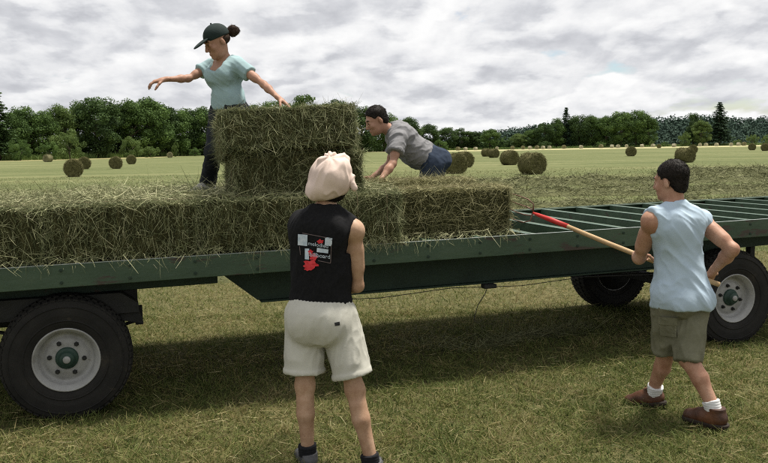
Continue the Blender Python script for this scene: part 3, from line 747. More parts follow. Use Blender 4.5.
# steel floor plates between the bars
for k in range(5):
    a = S0 + 0.02 + k * (S1 - S0 - 0.04) / 5; m_ = MB(); m_.box(a + 0.003, a + (S1 - S0 - 0.04) / 5 - 0.003, V0 + 0.063, V1 - 0.063, 0.940, 0.946); skew(m_).build('deck_plate', 'green_paint', trailer)
bo = MB(); bo.lathe_y([(0.011, 0.0), (0.011, -0.006), (0.0, -0.0065)], 6); bolt_mesh = bo.mesh('bolt'); bolt_mesh.materials.append(MATS['green_frame'])
for k in range(26):
    for dz_ in (0.925, 1.005):
        s_ = S0 + 0.2 + k * 0.42; link('bolt', bolt_mesh, trailer, loc=(s_, V0 - 0.0005, dz_ + TILT * s_))
# two deep main beams, cut away over the front turntable
for v_ in (0.24, 1.72):
    m_ = MB(); poly = [(1.02, 0.888), (1.30, 0.655), (5.0, 0.655), (5.35, 0.76), (8.3, 0.80), (8.3, 0.888)]
    m_.prism(poly, v_, v_ + 0.012)
    m_.box(1.32, 5.0, v_ - 0.04, v_ + 0.06, 0.640, 0.654, 0.002)
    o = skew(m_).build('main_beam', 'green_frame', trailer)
    m_ = MB(); m_.box(-2.2, 1.02, v_, v_ + 0.06, 0.80, 0.892, 0.004); skew(m_).build('beam_extension', 'green_frame', o)
# front turntable and its frame, dark under the load
m_ = MB()
m_.box(-1.1, 0.47, 0.30, 1.72, 0.70, 0.80, 0.006)
m_.prism([(-1.1, 0.80), (0.36, 0.80), (0.47, 0.72), (0.47, 0.66), (-1.1, 0.66)], 0.16, 0.30)
m_.prism([(0.30, 0.66), (0.47, 0.66), (0.50, 0.57), (0.44, 0.585), (0.36, 0.60)], 0.20, 0.28)
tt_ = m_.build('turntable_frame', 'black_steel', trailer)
m_ = MB(); m_.lathe_y([(0.0, -0.03), (0.40, -0.03), (0.40, 0.03), (0.0, 0.03)], 32)
m_.v = [(x, z + 1.0, y + 0.83) for x, y, z in m_.v]; m_.build('turntable_ring', 'black_steel', tt_, True)
m_ = MB(); m_.tube([(-0.4, 0.75, 0.55), (-2.6, 1.0, 0.50)], 0.04, 8); m_.tube([(-0.4, 1.25, 0.55), (-2.6, 1.0, 0.50)], 0.04, 8); m_.build('drawbar', 'black_steel', trailer)
def axle(s_, tgt=0.415):
    m_ = MB(); m_.box(s_ - 0.045, s_ + 0.045, 0.30, 1.70, tgt - 0.045, tgt + 0.045, 0.006)
    o = m_.build('axle', 'black_steel', trailer)
    for v_ in (0.34, 1.60):
        sp = MB()
        for k in range(5):
            hw = 0.48 - 0.08 * k
            pts = [(s_ - hw + 2 * hw * q / 8, v_, tgt + 0.13 - 0.02 * k - 0.07 * (1 - (2 * q / 8 - 1) ** 2) + 0.015) for q in range(9)]
            for q in range(8):
                x0, _, za = pts[q]; x1, _, zb = pts[q + 1]
                sp.add([(x0, v_, za), (x1, v_, zb), (x1, v_ + 0.06, zb), (x0, v_ + 0.06, za), (x0, v_, za + .012), (x1, v_, zb + .012), (x1, v_ + .06, zb + .012), (x0, v_ + .06, za + .012)],
                       [(0, 1, 2, 3), (7, 6, 5, 4), (0, 4, 5, 1), (1, 5, 6, 2), (2, 6, 7, 3), (3, 7, 4, 0)])
        sp.build('leaf_spring', 'black_steel', o)
        for a_ in (s_ - 0.50, s_ + 0.45):
            hb = MB(); hb.box(a_, a_ + 0.05, v_ + 0.0, v_ + 0.06, tgt + 0.12, 0.80 if s_ > 1 else 0.665); hb.build('spring_hanger', 'black_steel', o)
axle(0.0); axle(5.38)
# wheels: lathe round y, outer face towards -y
def wheel_meshes():
    R_ = 0.415
    prof = [(0.205, -0.105), (0.215, -0.122), (0.245, -0.135), (0.30, -0.142), (0.345, -0.140), (0.385, -0.128), (0.402, -0.112), (0.405, -0.05), (0.405, 0.05), (0.402, 0.112), (0.385, 0.128), (0.345, 0.140), (0.30, 0.142), (0.245, 0.135), (0.205, 0.105)]
    ty = MB(); ty.lathe_y(prof, 72)
    for (r_, w_) in ((0.262, 0.006), (0.352, 0.005)):       # moulded rings on the sidewalls
        for sg in (-1, 1):
            y_ = sg * (0.138 if r_ < 0.3 else 0.139)
            ty.lathe_y([(r_ - w_, y_), (r_, y_ + sg * 0.006), (r_ + w_, y_)], 72)
    nb = 54
    for k in range(nb):                                     # tread blocks
        t0 = 2 * PI * k / nb
        for j, (ya, yb, sh) in enumerate(((-0.127, -0.075, 0.0), (-0.066, -0.006, 0.5), (0.004, 0.066, 0.0), (0.075, 0.127, 0.5))):
            ta = t0 + sh * 2 * PI / nb; tb = ta + 2 * PI / nb * 0.68
            ro = R_ + 0.004 if j in (1, 2) else R_ - 0.001; vs_ = []
            for r_ in (0.392, ro):
                for y_ in (ya, yb):
                    rr = r_ - (0.012 if (r_ > 0.4 and ((j == 0 and y_ == ya) or (j == 3 and y_ == yb))) else 0)
                    for t_ in (ta, tb): vs_.append((rr * math.cos(t_), y_, rr * math.sin(t_)))
            ty.add(vs_, [(0, 1, 3, 2), (4, 6, 7, 5), (0, 4, 5, 1), (2, 3, 7, 6), (0, 2, 6, 4), (1, 5, 7, 3)])
    tm = ty.mesh('tyre'); tm.materials.append(MATS['tyre_rubber'])
    rm_ = MB()
    rm_.lathe_y([(0.192, 0.10), (0.206, 0.110), (0.212, 0.118), (0.212, 0.11), (0.18, 0.09), (0.175, -0.03), (0.185, -0.095), (0.206, -0.110), (0.213, -0.123), (0.208, -0.128), (0.200, -0.123), (0.192, -0.106), (0.180, -0.098),
                 (0.176, -0.070), (0.168, -0.045), (0.150, -0.040), (0.138, -0.047), (0.120, -0.058), (0.085, -0.060), (0.0, -0.060)], 64)
    rim = rm_.mesh('rim', True); rim.materials.append(MATS['rim_paint'])
    hb = MB(); hb.lathe_y([(0.072, -0.058), (0.072, -0.072), (0.062, -0.078), (0.050, -0.080), (0.047, -0.112), (0.040, -0.118), (0.0, -0.118)], 40)
    hub = hb.mesh('hub', True); hub.materials.append(MATS['hub_green'])
    cp = MB(); cp.lathe_y([(0.024, -0.117), (0.024, -0.126), (0.018, -0.130), (0.0, -0.130)], 24); cap = cp.mesh('hub_cap', True); cap.materials.append(MATS['rim_paint'])
    nu = MB(); nu.lathe_y([(0.016, -0.056), (0.016, -0.068), (0.010, -0.069), (0.010, -0.084), (0.0, -0.085)], 6); nut = nu.mesh('wheel_nut'); nut.materials.append(MATS['black_steel'])
    dr = MB(); dr.lathe_y([(0.0, -0.03), (0.165, -0.03), (0.172, 0.02), (0.174, 0.085), (0.204, 0.122), (0.0, 0.126)], 40); shade_disc = dr.mesh('rim_shade_disc', True); shade_disc.materials.append(MATS['black_steel'])  # black insert added to paint the shade inside the rim
    return tm, rim, hub, cap, nut, shade_disc
WM = wheel_meshes()
def wheel(s_, v_, flip, ph, z=0.405):
    o = link('tyre', WM[0], trailer, loc=(s_, v_, z), rot=(0, ph, PI if flip else 0))
    r_ = link('rim', WM[1], o); link('hub', WM[2], o); link('hub_cap', WM[3], o)
    link('rim_shade_disc', WM[5], o)
    for k in range(6):
        a = 2 * PI * k / 6 + 0.3
        link('wheel_nut', WM[4], o, loc=(0.108 * math.cos(a), 0, 0.108 * math.sin(a)))
for s_ in (0.0, 5.38):
    wheel(s_, 0.14, False, 0.4 + s_); wheel(s_, 1.90, True, 1.1 + s_)
# brake cable slung under the beam, with a loose hanging end
m_ = MB(); pts = [(1.6 + 3.6 * q / 12, 0.16, 0.655 + TILT * (1.6 + 0.3 * q) - 0.018 - 0.03 * math.sin(q / 12 * PI * 3) ** 2) for q in range(13)]
m_.tube(pts, 0.003, 6); m_.tube([(3.10, 0.15, 0.655), (3.06, 0.12, 0.60), (2.99, 0.10, 0.52), (2.95, 0.08, 0.44), (2.94, 0.07, 0.40)], 0.0035, 6)
m_.build('brake_cable', 'cable_black', trailer, True)
m_ = MB(); m_.box(3.06, 3.17, 0.13, 0.20, 0.635, 0.668, 0.006); m_.build('cable_clamp', 'black_steel', trailer)
m_ = MB(); m_.tube([(4.3, 0.6, 0.62), (5.2, 0.9, 0.50)], 0.015, 8); m_.tube([(4.2, 0.5, 0.60), (5.3, 0.5, 0.58)], 0.010, 8); m_.build('brake_rod', 'black_steel', trailer, True)

# ------------------------------------------------------------------ small rectangular hay bales
material('baler_twine', [(0.3, (0.13, 0.10, 0.06)), (0.7, (0.22, 0.17, 0.10))], 0.8, 30)
def bale_meshes(seed, L_=0.96, D_=0.46, H_=0.375, ns=13500, grain=2.2):
    g = np.random.default_rng(seed)
    # core: rounded box with lumpy faces
    nx, ny, nz = 26, 13, 11
    V, Fq, key = [], [], {}
    def vid(i, j, k):
        q = (i, j, k)
        if q not in key: key[q] = len(V); V.append((i / nx * 2 - 1, j / ny * 2 - 1, k / nz * 2 - 1))
        return key[q]
    for i in range(nx):
        for j in range(ny):
            Fq.append((vid(i, j, 0), vid(i, j + 1, 0), vid(i + 1, j + 1, 0), vid(i + 1, j, 0))); Fq.append((vid(i, j, nz), vid(i + 1, j, nz), vid(i + 1, j + 1, nz), vid(i, j + 1, nz)))
    for i in range(nx):
        for k in range(nz):
            Fq.append((vid(i, 0, k), vid(i + 1, 0, k), vid(i + 1, 0, k + 1), vid(i, 0, k + 1))); Fq.append((vid(i, ny, k), vid(i, ny, k + 1), vid(i + 1, ny, k + 1), vid(i + 1, ny, k)))
    for j in range(ny):
        for k in range(nz):
            Fq.append((vid(0, j, k), vid(0, j, k + 1), vid(0, j + 1, k + 1), vid(0, j + 1, k))); Fq.append((vid(nx, j, k), vid(nx, j + 1, k), vid(nx, j + 1, k + 1), vid(nx, j, k + 1)))
    V = np.array(V); hs = np.array([L_, D_, H_]) / 2 - 0.012
    Q = V * hs; r_ = 0.045
    inner = np.clip(Q, -(hs - r_), hs - r_); dv = Q - inner; ln = np.linalg.norm(dv, axis=1, keepdims=True)
    Q = inner + dv / np.maximum(ln, 1e-6) * np.minimum(ln, r_)
    nr = unit(Q / hs ** 1.0)
    def lump(p):                                           # flakes bulge between the strings
        w = 0.018 * fbm(p * [9, 5, 5] + seed, 3) + 0.010 * np.sin(p[:, 0] * 2 * PI / 0.105 + seed) * 0.5
        return w
    Q = Q + nr * lump(Q)[:, None]
    Q[:, 2] = np.maximum(Q[:, 2], -H_ / 2 + 0.004)
    Q[:, 2] += H_ / 2
    core = np_mesh('packed_hay', Q, np.array(Fq))
    # strands over all faces
    A_ = np.array([D_ * H_, D_ * H_, L_ * H_, L_ * H_, L_ * D_ * 1.5, L_ * D_ * 0.15]); face = g.choice(6, ns, p=A_ / A_.sum())
    u = g.uniform(-1, 1, (ns, 3)); P = u * hs
    ax = np.array([0, 0, 1, 1, 2, 2])[face]; sg = np.array([-1, 1, -1, 1, 1, -1])[face]
    P[np.arange(ns), ax] = sg * hs[ax]
    nn = np.zeros((ns, 3)); nn[np.arange(ns), ax] = sg
    P = P + nn * (lump(P) + g.uniform(-0.012, 0.006, ns))[:, None]
    D = g.normal(0, 1, (ns, 3))
    side_face = ax != 2
    D[side_face, 2] *= grain                                  # the pressed stems hang mostly upright on the sides
    D -= nn * np.sum(D * nn, axis=1, keepdims=True)
    D = unit(D) + nn * np.abs(g.normal(0.06, 0.16, ns) + np.where(side_face, 0, 0.12))[:, None]
    Ls = g.uniform(0.035, 0.13, ns) * np.where(g.random(ns) < 0.06, 1.7, 1.0)
    Bv = g.normal(0, 0.28, (ns, 3)) * Ls[:, None]; Bv[:, 2] -= 0.12 * Ls
    Pc = P - unit(D) * (Ls * 0.45)[:, None]                 # centred on the point
    Pc = np.clip(Pc, -hs - 0.03, hs + 0.03)
    tn = np.clip(0.40 + 0.22 * fbm(P * [7, 7, 7] + seed * 3, 3) + g.normal(0, 0.22, ns), 0, 1)
    Pc[:, 2] += H_ / 2
    st = ribbons('hay_strands', Pc, D, Ls, g.uniform(0.0022, 0.0046, ns), Bv, tn, 2)
    # two strings round the length
    tw = []
    for y_ in (-0.11, 0.11):
        m_ = MB(); hx, hz = L_ / 2 + 0.004, H_ / 2 + 0.004; c_ = 0.03
        loop = [(-hx + c_, y_, H_ / 2 - hz), (hx - c_, y_, H_ / 2 - hz), (hx, y_, H_ / 2 - hz + c_), (hx, y_, H_ / 2 + hz - c_), (hx - c_, y_, H_ / 2 + hz), (-hx + c_, y_, H_ / 2 + hz), (-hx, y_, H_ / 2 + hz - c_), (-hx, y_, H_ / 2 - hz + c_), (-hx + c_, y_, H_ / 2 - hz)]
        m_.tube(loop, 0.0018, 5, False); tw.append(m_.mesh('twine', True))
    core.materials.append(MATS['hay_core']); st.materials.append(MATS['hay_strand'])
    for m_ in tw: m_.materials.append(MATS['baler_twine'])
    return core, st, tw
BM = [bale_meshes(s_) for s_ in (21, 22, 23, 24)]
SHAGGY = bale_meshes(31, ns=18000); LONG = bale_meshes(32, ns=14000, grain=0.6)
bl_no = [0]
def hay_bale(s_, v_, z_, yaw, label, group, roll=0.0, pitch=0.0, var=None, sc=(1, 1, 1), meshes=None, dry=False):
    i = bl_no[0]; bl_no[0] += 1
    p = T(s_, v_, z_)
    e_ = empty('hay_bale', p, (roll, pitch, TANG + math.radians(yaw))); e_.scale = sc
    core, st, tw = meshes or BM[(i if var is None else var) % 4]
    link('packed_hay', core, e_); o = link('hay_strands', st, e_); o['kind'] = 'stuff'
    if dry: o.material_slots[0].link = 'OBJECT'; o.material_slots[0].material = MATS['hay_strand_dry']
    for m_ in tw: link('twine', m_, e_)
    tag(e_, label, 'hay bale', group); return e_
GH = 'small rectangular hay bales on the trailer'
dz = lambda s_: DECK(s_) + 0.004
# near row, long sides to the viewer
for s_, lab in ((-1.54, 'long hay bale of the near row, off beyond the left picture edge'), (-0.57, 'long hay bale of the near row at the left picture edge'), (0.40, 'long hay bale of the near row above the front wheel'), (1.37, 'long hay bale of the near row left of the woman in black')):
    hay_bale(s_, 0.205 + random.uniform(-.01, .01), dz(s_), random.uniform(-1.2, 1.2), lab, GH)
e_ = hay_bale(2.09, 0.415, dz(2.09), 90, 'end-on hay bale right of the woman in black, its loose hay hanging over the rail', GH, meshes=SHAGGY)
# second, third and fourth rows behind it
k = 0
for row, v_ in (('second', 0.69), ('third', 1.17), ('last', 1.65)):
    for col, s_ in (('left end', -0.75), ('middle', 0.22), ('right end', 1.19)):
        hay_bale(s_ + 0.12 * (k % 2), v_ + random.uniform(-.015, .015), dz(s_) + (-0.02 if row == 'last' else 0), random.uniform(-2, 2) + 180 * (k % 2), f'hay bale flat in the {row} row from the near rail, {col}', GH); k += 1
hay_bale(2.83, 0.36, dz(2.8) + 0.002, -1.5, 'paler dry hay bale lying along the rail at the right end of the load', GH, sc=(1.0, 1.0, 0.98), dry=True, meshes=LONG)
hay_bale(2.74, 0.86, dz(2.8) + 0.004, 2.0, 'hay bale behind the right end one, in front of the bending man', GH, sc=(1.02, 1.0, 1.10), dry=True, meshes=LONG)
# the stack beside the woman in the cap
zt = DECK(1.5) + 0.375
hay_bale(1.615, 0.33, zt, 1.5, 'lower dark hay bale of the stack beside the woman in the cap', GH, var=1, sc=(0.99, 1.0, 0.82))
hay_bale(1.555, 0.25, zt + 0.290, -2.0, 'top hay bale of the stack, the woman\'s hand resting on it', GH, roll=-0.20, pitch=-0.045, meshes=SHAGGY, sc=(1.01, 1.05, 0.79))
# wisps hanging over the near rail
n_ = 1500; S_ = np.where(RNG.random(n_) < 0.35, RNG.normal(2.1, 0.18, n_), RNG.uniform(-1.6, 3.3, n_)); P = TA + ts * S_[:, None] + tv * RNG.uniform(-0.065, 0.02, n_)[:, None]; P[:, 2] = DECK(S_) + RNG.uniform(0.0, 0.06, n_)
D = np.stack([RNG.normal(0, 0.6, n_), RNG.normal(-0.35, 0.3, n_), RNG.normal(-0.6, 0.5, n_)], -1); L_ = RNG.uniform(0.03, 0.11, n_)
tag(link('hanging_hay', ribbons('hanging_hay', P, D, L_, RNG.uniform(0.0022, 0.0045, n_), RNG.normal(0, 0.3, (n_, 3)) * L_[:, None], np.clip(RNG.normal(0.6, 0.2, n_), 0, 1), 2), None, 'hay_strand'),
    'wisps of hay hanging over the near side rail', 'hay', kind='stuff')
# loose hay strewn over the load
n_ = 9000
S_ = RNG.uniform(-1.4, 2.3, n_); Vv = RNG.uniform(0.0, 1.88, n_); P = TA + ts * S_[:, None] + tv * Vv[:, None]; P[:, 2] = DECK(S_) + 0.378 + np.abs(RNG.normal(0, 0.02, n_)) + 0.05 * np.clip(fbm(P * [2.2, 2.2, 0] + 3, 3), 0, 1)
cl = fbm(P * [1.6, 1.6, 0] + 8, 3) + RNG.normal(0, 0.25, n_) > -0.1; P = P[cl]; n_ = len(P)
D = np.stack([RNG.normal(0, 1, n_), RNG.normal(0, 1, n_), RNG.normal(0.14, 0.26, n_)], -1); L_ = RNG.uniform(0.05, 0.15, n_)
tag(link('loose_hay', ribbons('loose_hay', P, D, L_, RNG.uniform(0.0025, 0.0055, n_), RNG.normal(0, 0.3, (n_, 3)) * L_[:, None], np.clip(RNG.normal(0.6, 0.2, n_), 0, 1), 3), None, 'hay_strand'),
    'loose hay strewn over the flat bales at left', 'hay', kind='stuff')

# ------------------------------------------------------------------ figures: signed-distance modelling on a grid, meshed with surface nets
class SDF:
    def __init__(s): s.ops = []
    def copy(s): c = SDF(); c.ops = list(s.ops); return c
    def seg(s, a, b, ra, rb, k=0.02, flat=None, fk=1.0, sub=False, clip=None, inf=0.0):
        """tapered limb from a to b; flat/fk squeeze it along one direction; clip cuts its ends square"""
        a = np.asarray(a, float); b = np.asarray(b, float); ra += inf; rb += inf
        fl = None if flat is None else np.asarray(flat, float) / np.linalg.norm(flat)
        R_ = max(ra, rb) * (1.0 if fl is None else max(1.0, 1.0 / min(fk, 1.0)))
        lo = np.minimum(a, b) - R_; hi = np.maximum(a, b) + R_
        ab = b - a; L2 = ab @ ab
        def f(X, Y, Z):
            px, py, pz = X - a[0], Y - a[1], Z - a[2]
            h = (px * ab[0] + py * ab[1] + pz * ab[2]) / L2; hc = np.clip(h, 0, 1)
            qx, qy, qz = px - hc * ab[0], py - hc * ab[1], pz - hc * ab[2]
            if fl is not None:
                d_ = (qx * fl[0] + qy * fl[1] + qz * fl[2]) * (fk - 1)
                qx, qy, qz = qx + fl[0] * d_, qy + fl[1] * d_, qz + fl[2] * d_
            d = np.sqrt(qx * qx + qy * qy + qz * qz) - (ra + (rb - ra) * hc)
            if clip is not None:
                Ln = math.sqrt(L2)
                d = np.maximum(d, np.maximum((clip[0] - h) * Ln, (h - clip[1]) * Ln))
            return d
        s.ops.append(('s' if sub else 'u', f, lo, hi, k)); return s
    def ell(s, c, axes, rad, k=0.02, sub=False, inf=0.0):
        """ellipsoid; axes = 3 unit vectors"""
        c = np.asarray(c, float); A = np.asarray(axes, float); r_ = np.asarray(rad, float) + inf
        ext = np.sqrt(((A * r_[:, None]) ** 2).sum(0))
        def f(X, Y, Z):
            px, py, pz = X - c[0], Y - c[1], Z - c[2]
            u = [(px * A[i, 0] + py * A[i, 1] + pz * A[i, 2]) / r_[i] for i in range(3)]
            k0 = np.sqrt(u[0] ** 2 + u[1] ** 2 + u[2] ** 2)
            k1 = np.sqrt((u[0] / r_[0]) ** 2 + (u[1] / r_[1]) ** 2 + (u[2] / r_[2]) ** 2)
            return k0 * (k0 - 1) / np.maximum(k1, 1e-6)
        s.ops.append(('s' if sub else 'u', f, c - ext, c + ext, k)); return s
    def ball(s, c, r_, k=0.02, sub=False): return s.ell(c, np.eye(3), (r_, r_, r_), k, sub)
    def plane(s, c, n_, k=0.004, lo=None, hi=None):
        """keep the side where (p-c).n < 0, inside the given box only"""
        c = np.asarray(c, float); n_ = np.asarray(n_, float) / np.linalg.norm(n_)
        f = lambda X, Y, Z: -((X - c[0]) * n_[0] + (Y - c[1]) * n_[1] + (Z - c[2]) * n_[2])
        s.ops.append(('s', f, np.full(3, -1e3) if lo is None else np.asarray(lo), np.full(3, 1e3) if hi is None else np.asarray(hi), k)); return s
    def mesh(s, name, h, noise=None):
        us = [o for o in s.ops if o[0] == 'u']
        lo = np.min([o[2] for o in us], axis=0) - 0.03; hi = np.max([o[3] for o in us], axis=0) + 0.03
        dim = np.ceil((hi - lo) / h).astype(int) + 1
        ax = [lo[i] + h * np.arange(dim[i]) for i in range(3)]
        Dg = np.full(dim, 0.08, dtype=np.float32)
        for (typ, f, l_, h_, k) in s.ops:
            m_ = 0.035 + k
            i0 = np.clip(np.floor((l_ - m_ - lo) / h), 0, dim).astype(int); i1 = np.clip(np.ceil((h_ + m_ - lo) / h) + 1, 0, dim).astype(int)
            if np.any(i1 <= i0): continue
            X = ax[0][i0[0]:i1[0]][:, None, None]; Y = ax[1][i0[1]:i1[1]][None, :, None]; Z = ax[2][i0[2]:i1[2]][None, None, :]
            d = f(X, Y, Z).astype(np.float32)
            sl = (slice(i0[0], i1[0]), slice(i0[1], i1[1]), slice(i0[2], i1[2])); cur = Dg[sl]
            if typ == 'u':
                hh = np.clip(0.5 + 0.5 * (cur - d) / k, 0, 1); Dg[sl] = cur * (1 - hh) + d * hh - k * hh * (1 - hh)
            else:
                hh = np.clip(0.5 - 0.5 * (cur + d) / k, 0, 1); Dg[sl] = cur * (1 - hh) + (-d) * hh + k * hh * (1 - hh)
        # surface nets
        B_ = Dg < 0
        nx, ny, nz = dim
        cnt = np.zeros((nx - 1, ny - 1, nz - 1), dtype=np.float32); acc = np.zeros((nx - 1, ny - 1, nz - 1, 3), dtype=np.float32)
        crn = [(0, 0, 0), (1, 0, 0), (0, 1, 0), (1, 1, 0), (0, 0, 1), (1, 0, 1), (0, 1, 1), (1, 1, 1)]
        sub = lambda A, c: A[c[0]:c[0] + nx - 1, c[1]:c[1] + ny - 1, c[2]:c[2] + nz - 1]
        ssum = sum(sub(B_, c).astype(np.int8) for c in crn)
        act = np.argwhere((ssum > 0) & (ssum < 8)); 
        vals = [Dg[act[:, 0] + c[0], act[:, 1] + c[1], act[:, 2] + c[2]] for c in crn]
        n_ = len(act); ac = np.zeros((n_, 3)); ct = np.zeros(n_)
        for a_ in range(8):
            for b_ in range(a_ + 1, 8):
                ca, cb = np.array(crn[a_]), np.array(crn[b_])
                if np.abs(ca - cb).sum() != 1: continue
                va, vb = vals[a_], vals[b_]; m_ = (va < 0) != (vb < 0)
                tt = np.where(m_, va / np.where(m_, va - vb, 1), 0)
                ac += np.where(m_[:, None], ca + (cb - ca) * tt[:, None], 0); ct += m_
        Vt = lo + h * (act + ac / ct[:, None])
        idx = np.full((nx - 1, ny - 1, nz - 1), -1, dtype=np.int32); idx[act[:, 0], act[:, 1], act[:, 2]] = np.arange(n_)
        quads = []
        for axx in range(3):
            o1, o2 = [(1, 2), (2, 0), (0, 1)][axx]
            s0 = [slice(1, -1)] * 3; s0[axx] = slice(0, -1); s1 = [slice(1, -1)] * 3; s1[axx] = slice(1, None)
            a_, b_ = B_[tuple(s0)], B_[tuple(s1)]
            e_ = np.argwhere(a_ != b_)
            inside = a_[e_[:, 0], e_[:, 1], e_[:, 2]]
            off = np.array([1, 1, 1]); off[axx] = 0
            g = e_ + off
            d1 = np.zeros(3, int); d1[o1] = 1; d2 = np.zeros(3, int); d2[o2] = 1
            get = lambda q: idx[q[:, 0], q[:, 1], q[:, 2]]
            q4 = np.stack([get(g - d1 - d2), get(g - d2), get(g), get(g - d1)], -1)
            q4 = np.where(inside[:, None], q4, q4[:, ::-1])
            quads.append(q4)
        Fq = np.concatenate(quads); Fq = Fq[(Fq >= 0).all(1)]
        # one light smoothing pass
        for lam in (0.5, -0.52, 0.5, -0.52):
            A_ = np.zeros_like(Vt); C_ = np.zeros(n_)
            for i in range(4):
                np.add.at(A_, Fq[:, i], Vt[Fq[:, (i + 1) % 4]]); np.add.at(C_, Fq[:, i], 1)
            Vt = Vt + lam * (A_ / np.maximum(C_, 1)[:, None] - Vt)
        if noise is not None:
            e1 = Vt[Fq[:, 2]] - Vt[Fq[:, 0]]; e2 = Vt[Fq[:, 3]] - Vt[Fq[:, 1]]; fn = np.cross(e1, e2)
            vn = np.zeros_like(Vt)
            for i in range(4): np.add.at(vn, Fq[:, i], fn)
            vn = unit(vn); Vt = Vt + vn * noise(Vt)[:, None]
        return Vt, Fq

def nrm(v): v = np.asarray(v, float); return v / np.linalg.norm(v)
def mid(a, b, t=0.5): return np.asarray(a, float) * (1 - t) + np.asarray(b, float) * t

def add_hand(S, wrist, d, normal, curl, size=1.0, spread=0.12, thumb=1.0, left=False):
    """palm, four unequal fingers with knuckle bends, and a thumb from the side of the palm"""
    d = nrm(d); nn = nrm(np.asarray(normal) - d * (np.asarray(normal) @ d)); sd = np.cross(d, nn) * (-1 if left else 1)   # sd points to the thumb side
    w = np.asarray(wrist, float); q = size
    S.seg(w - d * 0.02 * q, w + d * 0.03 * q, 0.027 * q, 0.027 * q, 0.015, nn, 1.45)
    for o_ in (-0.026, -0.009, 0.009, 0.026):
        S.seg(w + d * 0.025 * q + sd * o_ * 0.7 * q, w + d * 0.085 * q + sd * o_ * q, 0.015 * q, 0.0125 * q, 0.012)
    for i, (o_, L_) in enumerate(((0.029, 0.070), (0.0105, 0.079), (-0.0085, 0.073), (-0.027, 0.057))):
        p = w + d * (0.088 - 0.004 * abs(i - 1)) * q + sd * o_ * q; a = curl * 0.55; dd = nrm(d + sd * (o_ / 0.03) * spread)
        for j, fr in enumerate((0.45, 0.31, 0.24)):
            v = dd * math.cos(a) + nn * math.sin(a); p2 = p + v * L_ * fr * q
            S.seg(p, p2, (0.0098 - 0.0009 * j) * q, (0.0090 - 0.0009 * j) * q, 0.004); p = p2; a += curl
    p = w + d * 0.028 * q + sd * 0.026 * q + nn * 0.006 * q
    v = nrm(d * 0.75 + sd * 0.75 * thumb + nn * 0.35)
    for j, L_ in enumerate((0.042, 0.034, 0.027)):
        p2 = p + v * L_ * q; S.seg(p, p2, (0.0125 - 0.0012 * j) * q, (0.0108 - 0.0012 * j) * q, 0.007); p = p2; v = nrm(v + nn * (0.25 + 0.25 * min(curl, 1.0)) + d * 0.22 - sd * 0.12)

